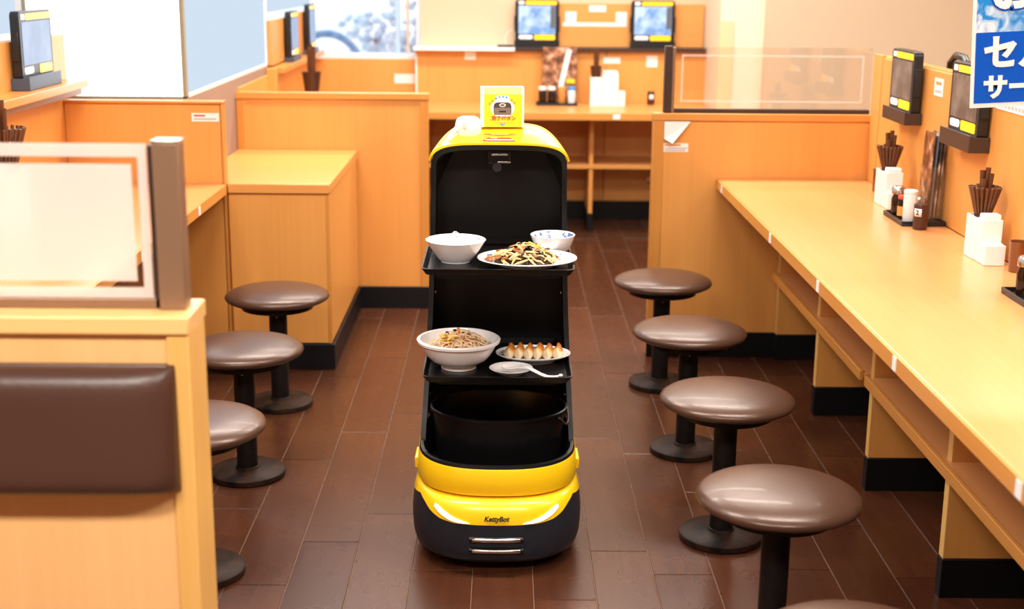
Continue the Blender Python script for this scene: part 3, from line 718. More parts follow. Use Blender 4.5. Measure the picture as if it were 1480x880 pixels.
# ================================================================== DISHES
def pattern_mat(name, z0, z1, thr, rmin, scale=55, xlim=0):
    m, N, L, P = newmat(name)
    tc = N.new('ShaderNodeTexCoord'); sp = N.new('ShaderNodeSeparateXYZ'); L.new(tc.outputs['Object'], sp.inputs[0])
    n = N.new('ShaderNodeTexNoise'); n.inputs['Scale'].default_value = scale; n.inputs['Detail'].default_value = 3; L.new(tc.outputs['Object'], n.inputs[0])
    g = N.new('ShaderNodeMath'); g.operation = 'GREATER_THAN'; g.inputs[1].default_value = thr; L.new(n.outputs[0], g.inputs[0])
    a = N.new('ShaderNodeMath'); a.operation = 'GREATER_THAN'; a.inputs[1].default_value = z0; L.new(sp.outputs[2], a.inputs[0])
    b = N.new('ShaderNodeMath'); b.operation = 'LESS_THAN'; b.inputs[1].default_value = z1; L.new(sp.outputs[2], b.inputs[0])
    ge = N.new('ShaderNodeNewGeometry')
    # inside faces only: normal points towards the axis or up
    dotn = N.new('ShaderNodeVectorMath'); dotn.operation = 'DOT_PRODUCT'; nm = N.new('ShaderNodeVectorMath'); nm.operation = 'NORMALIZE'
    tr = N.new('ShaderNodeVectorTransform'); tr.vector_type = 'NORMAL'; tr.convert_from = 'WORLD'; tr.convert_to = 'OBJECT'
    L.new(ge.outputs['Normal'], tr.inputs[0]); cx = N.new('ShaderNodeCombineXYZ'); L.new(sp.outputs[0], cx.inputs[0]); L.new(sp.outputs[1], cx.inputs[1])
    L.new(cx.outputs[0], nm.inputs[0]); L.new(nm.outputs[0], dotn.inputs[0]); L.new(tr.outputs[0], dotn.inputs[1])
    ins = N.new('ShaderNodeMath'); ins.operation = 'LESS_THAN'; ins.inputs[1].default_value = -.05; L.new(dotn.outputs['Value'], ins.inputs[0])
    cur = g
    for q in (a, b, ins):
        mm = N.new('ShaderNodeMath'); mm.operation = 'MULTIPLY'; L.new(cur.outputs[0], mm.inputs[0]); L.new(q.outputs[0], mm.inputs[1]); cur = mm
    mx = N.new('ShaderNodeMix'); mx.data_type = 'RGBA'; mx.inputs[6].default_value = (.80, .79, .80, 1); mx.inputs[7].default_value = (.10, .17, .36, 1)
    L.new(cur.outputs[0], mx.inputs[0]); L.new(mx.outputs[2], P.inputs['Base Color']); P.inputs['Roughness'].default_value = .18; P.inputs['Coat Weight'].default_value = .3
    return m
def bowl_prof(r, h, rf, hf, th, pw=.75, rim=0, zp=1.25):
    out = [(rf*.92, 0), (rf, .001), (rf, hf)]
    for k in range(1, 11):
        q = k/10; out.append((rf*1.02 + (r-rf*1.02)*q**pw, hf + (h-hf)*q**zp))
    if rim: out[-1] = (r-.003, h-.010); out += [(r+rim, h-.008), (r+rim+.001, h-.002), (r+rim-.002, h)]
    out.append((r-th*.4, h+.0008)); 
    for k in range(10, 0, -1):
        q = k/10; out.append((max(.003, rf*1.02 + (r-rf*1.02)*q**pw - th), hf + .004 + (h-hf-.004)*q**zp - .0005))
    out.append((.002, hf + .003))
    return out
# rice bowl
bl = T('rice_bowl', (-.119, 3.345, F1), 'white bowl heaped with plain rice on the left of the upper tray', 'bowl')
MB().lathe((-.119, 3.345, F1), bowl_prof(.076, .057, .037, .003, .004, .85, zp=1.0), 48).build('bowl_body', pattern_mat('porcelain_rim_print', .040, .052, .56, 0, 60), bl, smooth=50)
RICE = mat('rice', (.84, .82, .79), .5, bump=(420, .9))
rc = T('steamed_rice', (-.119, 3.345, F1+.035), 'plain white steamed rice filling the bowl on the upper tray', 'rice')
m = MB(); rr = random.Random(3); rings = []
for j in range(9):
    q = j/8; rings.append([(-.119 + .069*q*math.cos(a), 3.345 + .069*q*math.sin(a), F1 + .050 + .007*(1-q*q) + rr.uniform(-.0008,.0008)) for a in np.linspace(0, 2*PI, 36, endpoint=False)])
rings = [[(-.119 + (x+.119)*.60, 3.345 + (y-3.345)*.60, F1+.020) for x, y, z in rings[-1]]] + rings[::-1]
m.loft(rings, cap0=True).build('rice_surface', RICE, rc, smooth=60, kind='stuff')
m = MB()
for i in range(420):
    a, q = rr.uniform(0, 2*PI), rr.random()**.5
    if i < 330: x, y, z = -.119 + .060*q*math.cos(a), 3.345 + .060*q*math.sin(a), F1 + .0505 + .007*(1-q*q)
    else: x, y, z = -.121 + .012*q*math.cos(a), 3.372 + .010*q*math.sin(a), F1 + .058 + rr.random()*.017*(1-q*.6)
    m.blob((x, y, z), (.0032, .0013, .0013), rot(0, rr.uniform(-.5,.5), rr.uniform(0, PI)), nu=5, nv=3, jit=0)
m.build('rice_grains', RICE, rc, smooth=80, kind='stuff')
# small bowl
sbw = T('small_bowl', (.128, 3.447, F1), 'small white bowl with blue pattern inside at the back right of the upper tray', 'bowl')
MB().lathe((.128, 3.447, F1), bowl_prof(.058, .052, .030, .003, .0035, .62, zp=1.1), 44).build('bowl_body', pattern_mat('porcelain_blue_print', .022, .050, .50, 0, 75), sbw, smooth=50)
# plates
def plate_prof(r, h):
    return [(r*.52, 0), (r*.56, .001), (r*.57, .004), (r*.80, h*.55), (r*.985, h-.003), (r, h-.001), (r*.992, h+.001), (r*.97, h), (r*.80, h*.62+.001), (r*.62, .0075), (.003, .0065)]
pl = T('dinner_plate', (.060, 3.312, F1), 'wide white plate holding stir-fry across the upper tray', 'plate')
PLM = pattern_mat('porcelain_plate_print', .010, .0175, .60, 0, 45)
MB().lathe((.060, 3.312, F1), plate_prof(.125, .020), 56, sy=.84).build('plate_body', PLM, pl, smooth=50)
MEAT = mat('fried_pork', (.36, .13, .035), .4, noise=(120, .8, (.16, .05, .015))); EAR = mat('wood_ear', (.016, .011, .009), .25, noise=(90, .5, (.07, .05, .035)))
SPR = mat('bean_sprout', (.72, .42, .13), .33, noise=(45, .9, (.80, .60, .32))); EGG = mat('yellow_egg', (.85, .48, .05), .4, noise=(90, .5, (.75, .55, .2)))
sf = T('stir_fry', (.055, 3.312, F1+.007), 'heap of stir-fried sprouts, pork and dark mushrooms on the wide plate', 'stir-fry')
def heap(cx, cy, z0, rx, ry, h, rr, up=0):
    a, q = rr.uniform(0, 2*PI), rr.random()**.6
    return Vector((cx + rx*q*math.cos(a), cy + ry*q*math.sin(a), z0 + h*max(0, 1-q**1.6)))
rr = random.Random(11)
m = MB(); hc = (.052, 3.312, F1+.010)
rings = [[(hc[0] + .076*q*math.cos(a), hc[1] + .058*q*math.sin(a), F1+.008 + .036*(1-q**1.6)) for a in np.linspace(0, 2*PI, 24, endpoint=False)] for q in (1, .8, .6, .4, .2, .02)]
m.loft(rings, cap1=True).build('sauce_bed', mat('dark_sauce', (.10, .045, .018), .3, noise=(150, .9, (.02, .012, .008)), bump=(200, 1)), sf, smooth=60)
m = MB()
for i in range(85):
    c = heap(hc[0], hc[1], hc[2], .082, .062, .036, rr); a = rr.uniform(0, 2*PI); Lh = rr.uniform(.014, .028); bend = rr.uniform(-.007, .007)
    d = Vector((math.cos(a), math.sin(a)*.8, 0)); rad = Vector((c.x-hc[0], c.y-hc[1], 0)); slope = -rad.dot(d)*9
    pts = [c + d*Lh*t_ + Vector((-d.y, d.x, 0))*bend*(1-t_*t_) + Vector((0, 0, .004 + slope*Lh*t_*.9 + .003*(1-t_*t_) + rr.uniform(0,.003))) for t_ in (-1, -.5, 0, .5, 1)]
    for p in pts: p.z = max(p.z, F1+.010)
    m.tube(pts, [.001, .0024, .0028, .0024, .001], 6)
m.build('bean_sprouts', SPR, sf, smooth=70, kind='stuff')
for i in range(22):
    c = heap(hc[0], hc[1], hc[2]+.008, .085, .060, .034, rr)
    if i == 0: c = Vector((-.034, 3.292, F1+.018))
    if i == 1: c = Vector((.055, 3.262, F1+.016))
    if i == 2: c = Vector((-.012, 3.282, F1+.026))
    MB().blob(c, (rr.uniform(.010,.016), rr.uniform(.006,.010), .004), rot(rr.uniform(-.6,.6), rr.uniform(-.5,.5), rr.uniform(0, PI)), seed=i, jit=.18).build('pork_slice', MEAT, sf, smooth=70)
for i in range(30):
    c = heap(hc[0], hc[1], hc[2]+.010, .072, .056, .035, rr)
    MB().blob(c, (rr.uniform(.008,.017), rr.uniform(.004,.008), .0025), rot(rr.uniform(-.8,.8), rr.uniform(-.8,.8), rr.uniform(0, PI)), seed=i+50, jit=.3).build('mushroom_piece', EAR, sf, smooth=70)
for i in range(20):
    c = heap(hc[0]+.015, hc[1], hc[2]+.011, .060, .045, .035, rr)
    MB().blob(c, (rr.uniform(.009,.016), .003, .002), rot(rr.uniform(-.4,.4), rr.uniform(-.5,.5), rr.uniform(0, PI)), seed=i+90, jit=.2).build('egg_strip', EGG, sf, smooth=70)

# ramen bowl
rm = T('ramen_bowl', (-.112, 3.345, F2), 'large white noodle soup bowl with thick rim on the left of the lower tray', 'bowl')
MB().lathe((-.112, 3.345, F2), bowl_prof(.103, .078, .045, .014, .005, .55, rim=.003), 56).build('bowl_body', PORC, rm, smooth=40)
nd = T('noodle_soup', (-.112, 3.345, F2+.05), 'noodle soup topped with sprouts, egg and pork in the large bowl', 'soup')
MB().lathe((-.112, 3.345, F2), [(.070, .045), (.0905, .058), (.045, .0585), (.002, .0585)], 40).build('broth', mat('broth', (.62, .44, .22), .12, noise=(40, .6, (.52, .40, .26))), nd, smooth=60)
rr = random.Random(21); hc = Vector((-.106, 3.348, F2+.058))
rings = [[(hc.x + .066*q*math.cos(a), hc.y + .055*q*math.sin(a), hc.z - .003 + .036*(1-q**1.5)) for a in np.linspace(0, 2*PI, 24, endpoint=False)] for q in (1, .8, .6, .4, .2, .02)]
MB().loft(rings, cap1=True).build('noodle_mound', mat('noodle_pale', (.72, .50, .28), .4, noise=(160, .6, (.50, .28, .12)), bump=(220, .8)), nd, smooth=60)
m = MB()
for i in range(150):
    c = heap(hc.x, hc.y, hc.z, .072, .056, .036, rr); a = rr.uniform(0, 2*PI); Lh = rr.uniform(.010, .022); bend = rr.uniform(-.006, .006)
    d = Vector((math.cos(a), math.sin(a), 0)); rad = Vector((c.x-hc.x, c.y-hc.y, 0)); slope = -rad.dot(d)*10
    pts = [c + d*Lh*t_ + Vector((-d.y, d.x, 0))*bend*(1-t_*t_) + Vector((0, 0, .002 + slope*Lh*t_*.9 + .003*(1-t_*t_))) for t_ in (-1, -.5, 0, .5, 1)]
    for p in pts: p.z = max(p.z, F2+.0585)
    m.tube(pts, [.0008, .0015, .0017, .0015, .0008], 6)
m.build('bean_sprouts', mat('pale_sprout', (.82, .62, .40), .35, noise=(60, .6, (.74, .48, .26))), nd, smooth=70, kind='stuff')
for i in range(12):
    c = Vector((-.142 + rr.uniform(-.012, .02), 3.330 + rr.uniform(-.02, .015), F2+.074 + rr.uniform(0, .014)))
    MB().blob(c, (rr.uniform(.010,.016), .007, .003), rot(rr.uniform(-.5,.5), rr.uniform(-.4,.4), rr.uniform(0, PI)), seed=i+200, jit=.2).build('egg_piece', EGG, nd, smooth=70)
for i in range(8):
    c = heap(hc.x, hc.y, hc.z+.006, .05, .04, .036, rr)
    MB().blob(c, (.009, .005, .003), rot(rr.uniform(-.5,.5), rr.uniform(-.4,.4), rr.uniform(0, PI)), seed=i+300, jit=.25).build('carrot_strip', mat('carrot', (.70, .20, .03), .4) if i == 0 else bpy.data.materials['carrot'], nd, smooth=70)
for i in range(8):
    c = heap(hc.x-.01, hc.y, hc.z+.007, .05, .04, .036, rr)
    MB().blob(c, (.007, .005, .002), rot(rr.uniform(-.8,.8), rr.uniform(-.6,.6), rr.uniform(0, PI)), seed=i+320, jit=.3).build('mushroom_piece', EAR, nd, smooth=70)
# dumpling plate
gp = T('oval_plate', (.080, 3.405, F2), 'oval white plate of dumplings on the lower tray', 'plate')
MB().lathe((.080, 3.405, F2), plate_prof(.098, .024), 52, sy=.72).build('plate_body', pattern_mat('porcelain_oval_print', .013, .0215, .52, 0, 70), gp, smooth=50)
GYO, N, L, P = newmat('dumpling_skin')
tc = N.new('ShaderNodeTexCoord'); sp = N.new('ShaderNodeSeparateXYZ'); L.new(tc.outputs['Object'], sp.inputs[0])
nn = N.new('ShaderNodeTexNoise'); nn.inputs['Scale'].default_value = 110; L.new(tc.outputs['Object'], nn.inputs[0])
ma = N.new('ShaderNodeMath'); ma.operation = 'MULTIPLY_ADD'; ma.inputs[1].default_value = .018; L.new(nn.outputs[0], ma.inputs[0]); L.new(sp.outputs[2], ma.inputs[2])
cr = N.new('ShaderNodeValToRGB'); mrn = N.new('ShaderNodeMapRange'); mrn.inputs[1].default_value = -.020; mrn.inputs[2].default_value = .045; L.new(ma.outputs[0], mrn.inputs[0])
L.new(sp.outputs[1], ma.inputs[2]); ad2 = N.new('ShaderNodeMath'); ad2.operation = 'MULTIPLY_ADD'; ad2.inputs[1].default_value = .7; L.new(sp.outputs[2], ad2.inputs[0]); L.new(ma.outputs[0], ad2.inputs[2]); L.new(ad2.outputs[0], mrn.inputs[0])
e = cr.color_ramp.elements; e[0].position = .36; e[0].color = (.80, .64, .43, 1); e[1].position = .55; e[1].color = (.78, .38, .07, 1); x_ = e.new(.80); x_.color = (.48, .16, .025, 1)
L.new(mrn.outputs[0], cr.inputs[0]); L.new(cr.outputs[0], P.inputs['Base Color']); P.inputs['Roughness'].default_value = .3; P.inputs['Coat Weight'].default_value = .2
ordn = ['first', 'second', 'third', 'fourth', 'fifth', 'sixth']
for i in range(6):
    gx = .018 + i*.0250; gy = 3.404 + (.003 if i % 2 else 0); 
    o = T('dumpling', (gx, gy, F2+.0105), ordn[i] + ' pan-fried dumpling on the oval plate, counted from the large bowl', 'dumpling', 'dumplings on the oval plate')
    o.rotation_euler = (0, 0, math.radians(rr.uniform(-8, 8)) - .35)
    m = MB(); rings = []
    for j in range(9):                # crescent body, long axis Y, pinched ridge on top
        t_ = -1 + 2*j/8; w = .0140*(1-abs(t_)**2.6)+.0012; hgt = .023*(1-.35*abs(t_)**3) + .003 + .006*max(0, t_); bend = .006*t_*t_
        ring_ = []
        for k in range(14):
            a = 2*PI*k/14; zx = math.sin(a); xx = w*math.cos(a)*(1 if zx < .2 else 1-.55*(zx-.2)); zz = hgt*.45 + hgt*.55*zx*(1 if zx < 0 else 1.25)
            ring_.append((xx + bend, .026*t_, max(0, zz)))
        rings.append(ring_)
    m.loft(rings, cap0=True, cap1=True).build('dumpling_body', GYO, o, smooth=60, local=True)
    m = MB()
    m.loft([[(.005*(t_*t_) - .0035, .022*t_, .018 - .006*t_*t_) for t_ in np.linspace(-1, 1, 13)], [(.005*(t_*t_) - .001 + .0016*math.sin(t_*22), .022*t_, .034 + .007*t_ - .010*t_*t_ + .003*math.sin(t_*13)) for t_ in np.linspace(-1, 1, 13)], [(.005*(t_*t_) + .003, .022*t_, .018 - .006*t_*t_) for t_ in np.linspace(-1, 1, 13)]], closed=False)
    m.build('crimped_edge', GYO, o, smooth=70, local=True)
# little dish and soup spoon
ds = T('sauce_dish', (.022, 3.285, F2), 'little round white dish holding a spoon at the front of the lower tray', 'dish')
MB().lathe((.022, 3.285, F2), [(.026, 0), (.029, .001), (.045, .011), (.0535, .0165), (.055, .018), (.053, .0185), (.043, .0125), (.028, .0045), (.002, .004)], 44, sy=.95).build('dish_body', PORC, ds, smooth=50)
sp_ = T('soup_spoon', (.03, 3.275, F2+.0145), 'white ceramic soup spoon resting in the little dish', 'spoon')
m = MB(); rings = []
path = [(.000, 3.278, .017), (.006, 3.277, .016), (.016, 3.275, .0165), (.030, 3.271, .0185), (.044, 3.266, .0245), (.054, 3.2625, .0270), (.064, 3.259, .0255), (.078, 3.2545, .0195), (.095, 3.249, .012), (.112, 3.245, .0065), (.128, 3.242, .0065), (.142, 3.239, .0095)]
wid = [.004, .013, .018, .019, .015, .0105, .009, .008, .0075, .007, .007, .0045]; 
for i, (x, y, z) in enumerate(path):
    w = wid[i]; dep = .006 if i < 4 else .003
    ring_ = [(x + w*.3*s_, y - w*s_*-1, F2 + z + .002 + (dep*(s_*s_) if i < 5 else 0.001*(1-s_*s_))) for s_ in np.linspace(-1, 1, 7)] + [(x + w*.3*s_, y + w*s_, F2 + z - .001 + (dep*(s_*s_) if i < 5 else -.001*(1-s_*s_))) for s_ in np.linspace(1, -1, 7)]
    rings.append(ring_)
m.loft(rings, cap0=True, cap1=True).build('spoon_body', PORC, sp_, smooth=60)
MB().blob((.1455, 3.238, F2+.012), (.006, .0045, .004), nu=12, nv=8, jit=0).build('handle_tip', PORC, sp_, smooth=60)

# ================================================================== TABLETS
def screen_mat(name, c1, c2, st, sc=6):
    m, N, L, P = newmat(name); tc = N.new('ShaderNodeTexCoord'); n = N.new('ShaderNodeTexNoise'); n.inputs['Scale'].default_value = sc; n.inputs['Detail'].default_value = 3
    L.new(tc.outputs['Object'], n.inputs[0]); mx = N.new('ShaderNodeMix'); mx.data_type = 'RGBA'; mx.inputs[6].default_value = (*c1, 1); mx.inputs[7].default_value = (*c2, 1)
    r = N.new('ShaderNodeMapRange'); r.inputs[1].default_value = .38; r.inputs[2].default_value = .62; L.new(n.outputs[0], r.inputs[0]); L.new(r.outputs[0], mx.inputs[0])
    P.inputs['Base Color'].default_value = (.01, .01, .012, 1); P.inputs['Roughness'].default_value = .2; P.inputs['Specular IOR Level'].default_value = .25
    L.new(mx.outputs[2], P.inputs['Emission Color']); P.inputs['Emission Strength'].default_value = st; return m
SCR_BLUE = screen_mat('screen_blue', (.20, .36, .66), (.62, .76, .95), .85, 14)
SCR_PALE = screen_mat('screen_pale_blue', (.13, .20, .34), (.20, .28, .44), .75, 8)
SCR_REFL = screen_mat('screen_reflection', (.13, .085, .06), (.26, .18, .135), .8, 12)  # dark screen; its grey-brown room reflection is put in as a glow
YBTN = mat('screen_yellow', (.8, .5, .02), .3, emit=((.95, .55, .01), .55)); WBTN = mat('screen_white', (.75, .70, .68), .3, emit=((.9, .8, .78), .35)); BAR = mat('screen_bar', (.12, .13, .15), .3)
CRADLE_B = mat('cradle_brown', (.045, .026, .018), .4); CRADLE_LIT = mat('cradle_blue_lit', (.05, .07, .11), .4)  # second, bluish cradle has the blue window light put into its colour
def tablet(loc, rz, label, group, scr, w=.258, h=.205, cradle=CRADLE_B, cz=.045, tilt=0.0, extra_bar=False, cd=.10):
    t = T('menu_tablet', loc, label, 'tablet', group, rz)
    th = .030
    Rx = Matrix.Rotation(tilt, 4, 'X') @ Matrix.Translation((0, 0, cz-.012))
    def tr(mb): mb.v = [tuple(Rx @ Vector(v)) for v in mb.v]; return mb
    cs = tr(MB().prism(rrect(w, h, .016, cy=h/2), -th-.008, -.008, 'y')).build('case', TBLK, t, bevel=.003, local=True)
    tr(MB().box(-w/2+.020, w/2-.020, -th-.0092, -th-.0082, .045, h-.034)).build('screen_glass', scr, t, local=True)
    tr(MB().box(-w/2+.062, w/2-.014, -th-.0095, -th-.0082, h-.028, h-.008)).build('header_bar', YBTN, t, local=True)
    tr(MB().box(-w/2+.020, -w/2+.052, -th-.0095, -th-.0082, h-.026, h-.009)).build('logo_patch', WBTN, t, local=True)
    tr(MB().prism(rrect(.082, .022, .009, cx=-w/2+.063, cy=.028), -th-.0098, -th-.0082, 'y')).build('button', WBTN, t, local=True)
    tr(MB().prism(rrect(.122, .028, .006, cx=w/2-.083, cy=.027), -th-.0098, -th-.0082, 'y')).build('button', YBTN, t, local=True)
    if extra_bar: tr(MB().box(w/2-.05, w/2-.022, -th-.0096, -th-.0082, .08, h-.038)).build('side_bar', BAR, t, local=True)
    for s in (-1, 1): tr(MB().box(s*(w/2)-.006, s*(w/2)+.006, -th-.004, -.010, .06, .15)).build('clip', TBLK, t, local=True, bevel=.002)
    MB().prism([(0, 0), (-cd, 0), (-cd, cz), (-th-.012, cz-.006), (0, cz-.006)], -w/2-.004, w/2+.004, 'x').build('cradle', cradle, t, local=True, bevel=.002)
    return t
tablet((.191, 8.222, 1.0205), 0, 'black tablet with blue screen, left one on the back wall', 'tablets on the back wall', SCR_BLUE, w=.258, h=.245, extra_bar=True, cradle=TBLK, cz=.04, cd=.07)
tablet((.877, 8.222, 1.0205), 0, 'black tablet with blue screen, right one on the back wall', 'tablets on the back wall', SCR_BLUE, w=.258, h=.245, extra_bar=True, cradle=TBLK, cz=.04, cd=.07)
tablet((1.3735, 4.60, .975), -PI/2, 'black tablet on the right wall nearest the glass screen', 'tablets on the right wall', SCR_REFL, w=.262, h=.205, cz=.045, cd=.058)
tablet((1.3735, 3.955, .968), -PI/2, 'black tablet on the right wall partly behind the blue poster', 'tablets on the right wall', SCR_REFL, w=.262, h=.205, cz=.05, cd=.060)
tablet((-1.5715, 4.53, 1.0725), PI/2, 'tablet with pale blue screen on the left wall ledge', 'tablets on the left wall', SCR_PALE, w=.31, h=.215, cradle=CRADLE_LIT, cz=.045, cd=.06)
tablet((-1.128, 7.18, .9925), PI/2, 'nearer of two tablets on the far-left wall', 'tablets on the far-left wall', SCR_PALE, w=.258, h=.235, cradle=CRADLE_LIT, cz=.03, cd=.05)
tablet((-1.128, 7.86, .9925), PI/2, 'farther of two tablets on the far-left wall', 'tablets on the far-left wall', SCR_PALE, w=.258, h=.255, cradle=CRADLE_LIT, cz=.03, cd=.05)
ch = T('charger', (.0, 8.14, 1.0205), 'small black charger with cable beside the left back-wall tablet', 'charger')
MB().prism(rrect(.10, .05, .02, cx=.005, cy=8.14), 1.0205, 1.033, 'z').build('charger_body', TBLK, ch, bevel=.003)
MB().tube([(.01, 8.14, 1.033), (.0, 8.15, 1.07), (.02, 8.17, 1.11), (.06, 8.20, 1.12)], .002, 6).build('cable', WHITEP, ch, smooth=60)

# ================================================================== TABLE WARE
def chop_bundle(parent, c, n, r0, r1, h, rr, tall=None, name='chopstick'):
    for i in range(n):
        a = 2*PI*i/n; x0, y0 = c[0] + r0*math.cos(a), c[1] + r0*math.sin(a); x1, y1 = c[0] + r1*math.cos(a), c[1] + r1*math.sin(a)
        hh = h + rr.uniform(-.002, .002)
        MB().tube([(x0, y0, c[2]), (x1, y1, c[2]+hh)], [.003, .0052], 6).build(name, CHOP, parent, smooth=40)
    for (dx, dy, hh) in (tall or []):
        MB().tube([(c[0]+dx*.5, c[1]+dy*.5, c[2]), (c[0]+dx, c[1]+dy, c[2]+hh)], [.0045, .0075], 6).build(name, CHOP, parent, smooth=40)
def holder(loc, label, group, rz, rr, n=16):
    """white stepped chopstick and napkin stand; long axis local Y (towards the camera)"""
    t = T('cutlery_stand', loc, label, 'cutlery stand', group, rz)
    MB().prism([(-.036, 0), (-.034, .118), (.030, .118), (.032, 0)], -.028, .028, 'x').build('tall_bin', WHITEP, t, bevel=.003, local=True)
    MB().prism([(-.036, 0), (-.036, .05), (-.075, .05), (-.077, 0)], -.028, .028, 'x').build('low_bin', WHITEP, t, bevel=.003, local=True)
    MB().box(-.020, .020, -.072, -.040, .05, .09).build('napkins', PAPER, t, bevel=.003, local=True)
    MB().box(-.020, .022, -.070, -.045, .09, .125).build('napkins', PAPER, t, bevel=.003, local=True) if False else None
    return t
def chops(loc, label, group, n=16, tall=None, r0=.014, r1=.036, h=.085):
    t = T('chopstick_bundle', loc, label, 'chopsticks', group)
    chop_bundle(t, loc, n, r0, r1, h, random.Random(5), tall)
    return t
def stand(x, y, label, clabel, group, cgroup, zb=.70, s=1.0, n=18):
    t = T('cutlery_stand', (x, y, zb), label, 'cutlery stand', group)
    # tall bin (far), mid bin with napkins, low bin (near)
    m = MB(); w = .031*s
    def bin_(y0, y1, h, nm, wx=w, tp=1.0):
        a = [(x-wx, y0), (x+wx, y0), (x+wx, y1), (x-wx, y1)]
        i_ = [(x-wx+.003, y0+.003), (x+wx-.003, y0+.003), (x+wx-.003, y1-.003), (x-wx+.003, y1-.003)]
        MB().loft([[(p[0], p[1], zb+.0005) for p in a], [(p[0], p[1], zb+h) for p in a], [(p[0], p[1], zb+h) for p in i_], [(p[0], p[1], zb+h-.02) for p in i_]], cap0=True, cap1=True).build(nm, WHITEP, t, bevel=.0015)
    bin_(y-.03*s, y+.045*s, .118*s, 'chopstick_bin'); bin_(y-.075*s, y-.031*s, .118*s, 'napkin_bin', w*.9); bin_(y-.112*s, y-.076*s, .055*s, 'low_bin', w*.9)
    bx('napkin', PAPER, t, x-w*.78, x+w*.78, y-.071*s, y-.035*s, zb+.10*s, zb+.132*s, .004); bx('napkin', PAPER, t, x-w*.7, x+w*.7, y-.107*s, y-.081*s, zb+.036*s, zb+.06*s, .003)
    b = T('chopstick_bundle', (x, y+.008*s, zb+.099*s), clabel, 'chopsticks', cgroup)
    chop_bundle(b, (x, y+.008*s, zb+.099*s), n, .014*s, .040*s, .098*s, random.Random(5), [(.004, .0, .15*s), (-.010, .004, .142*s), (.012, -.006, .135*s), (.0, .012, .128*s), (-.008, -.010, .12*s)])
    return t
stand(1.318, 3.665, 'white stepped cutlery stand at the right picture edge', 'brown chopsticks fanned out in the stand at the right edge', 'cutlery stands', 'chopstick bundles')
stand(1.300, 4.545, 'white cutlery stand by the farther tablet on the right counter', 'brown chopsticks in the farther stand on the right counter', 'cutlery stands', 'chopstick bundles')
def canister(name, x, y, z, r, h, m, label, cat, lid=None, group=None, prof=None):
    t = T(name, (x, y, z), label, cat, group)
    MB().lathe((x, y, z+.0005), prof or [(r*.94, 0), (r, .003), (r, h-.004), (r*.92, h)], 24).build('body', m, t, smooth=35)
    if lid: MB().lathe((x, y, z+h), [(r*1.03, 0), (r*1.03, lid[1]*.7), (r*.8, lid[1])], 24).build('lid', lid[0], t, smooth=35)
    return t
def condiment_tray(x0, x1, y0, y1, z, label):
    t = T('condiment_tray', ((x0+x1)/2, (y0+y1)/2, z), label, 'tray')
    MB().box(x0, x1, y0, y1, z+.0005, z+.006).build('tray_base', TBLK, t, bevel=.001)
    for (a, b, c, d) in ((x0, x1, y0, y0+.005), (x0, x1, y1-.005, y1), (x0, x0+.005, y0+.005, y1-.005), (x1-.005, x1, y0+.005, y1-.005)):
        MB().box(a, b, c, d, z+.006, z+.016).build('tray_rim', TBLK, t, bevel=.001)
    return t
condiment_tray(1.233, 1.370, 4.13, 4.34, .70, 'black condiment tray in the middle of the right counter')
zt = .7065
SOYP = [(.020, 0), (.021, .003), (.021, .055), (.016, .068), (.016, .072)]
t = canister('sauce_bottle', 1.262, 4.285, zt, .021, .072, SOY, 'dark soy sauce bottle with chrome cap on the black tray', 'bottle', (CHROME, .024), prof=SOYP)
t = canister('spice_jar', 1.262, 4.225, zt, .017, .065, SOY, 'small dark jar with orange label on the black tray', 'jar', (PRINTR, .012))
MB().lathe((1.262, 4.225, zt+.012), [(.0175, 0), (.0175, .03)], 24, cap=False).build('label_band', PRINTO, t, smooth=35)
t = canister('shaker', 1.268, 4.172, zt, .021, .092, mat('frosted_shaker', (.72, .70, .68), .3), 'white cylindrical shaker at the front of the black tray', 'shaker', (WHITEP, .010))
t = canister('sauce_jar', 1.315, 4.20, zt, .02, .06, mat('chilli_oil', (.40, .10, .02), .15), 'orange chilli jar at the foot of the menu holder', 'jar', (CHROME, .014))
t = canister('pepper_pot', 1.276, 4.085, .70, .022, .078, CUPB, 'brown pot with white number sticker in front of the black tray', 'pot')
lab = MB(); a0 = -PI/2 - .75
lab.loft([[(1.276 + .0226*math.cos(a), 4.085 + .0226*math.sin(a), .70 + z) for a in np.linspace(a0-.55, a0+.55, 9)] for z in (.042, .066)], closed=False)
o = lab.build('number_sticker', PAPER, t, smooth=60); so = o.modifiers.new('s', 'SOLIDIFY'); so.thickness = .0006
text('lettering', '2', .02, TBLK, t, Matrix.Translation((.0235*math.cos(a0), .0235*math.sin(a0), .054)) @ Matrix.Rotation(a0+PI/2, 4, 'Z') @ Matrix.Rotation(PI/2, 4, 'X'), bold=.0006)
# menu holders
def photo_mat(name, c, seed):
    m, N, L, P = newmat(name); tc = N.new('ShaderNodeTexCoord'); mp = N.new('ShaderNodeMapping'); mp.inputs['Location'].default_value = (seed, seed*.7, seed*.3); L.new(tc.outputs['Object'], mp.inputs[0])
    v = N.new('ShaderNodeTexNoise'); v.inputs['Scale'].default_value = 26; v.inputs['Detail'].default_value = 5; L.new(mp.outputs[0], v.inputs[0])
    cr = N.new('ShaderNodeValToRGB'); el = cr.color_ramp.elements; el[0].position = .3; el[0].color = (*c[0], 1); el[1].position = .72; el[1].color = (*c[-1], 1)
    for i, q in enumerate(c[1:-1]): x = el.new(.3 + .42*(i+1)/(len(c)-1)); x.color = (*q, 1)
    L.new(v.outputs[0], cr.inputs[0]); L.new(cr.outputs[0], P.inputs['Base Color']); P.inputs['Roughness'].default_value = .3; return m
PH1 = photo_mat('menu_print_brown', [(.03, .012, .006), (.12, .045, .018), (.30, .12, .05), (.62, .48, .38)], 1.3)
PH2 = photo_mat('menu_print_dark', [(.015, .012, .012), (.06, .05, .05), (.3, .2, .15), (.7, .62, .55)], 4.1)
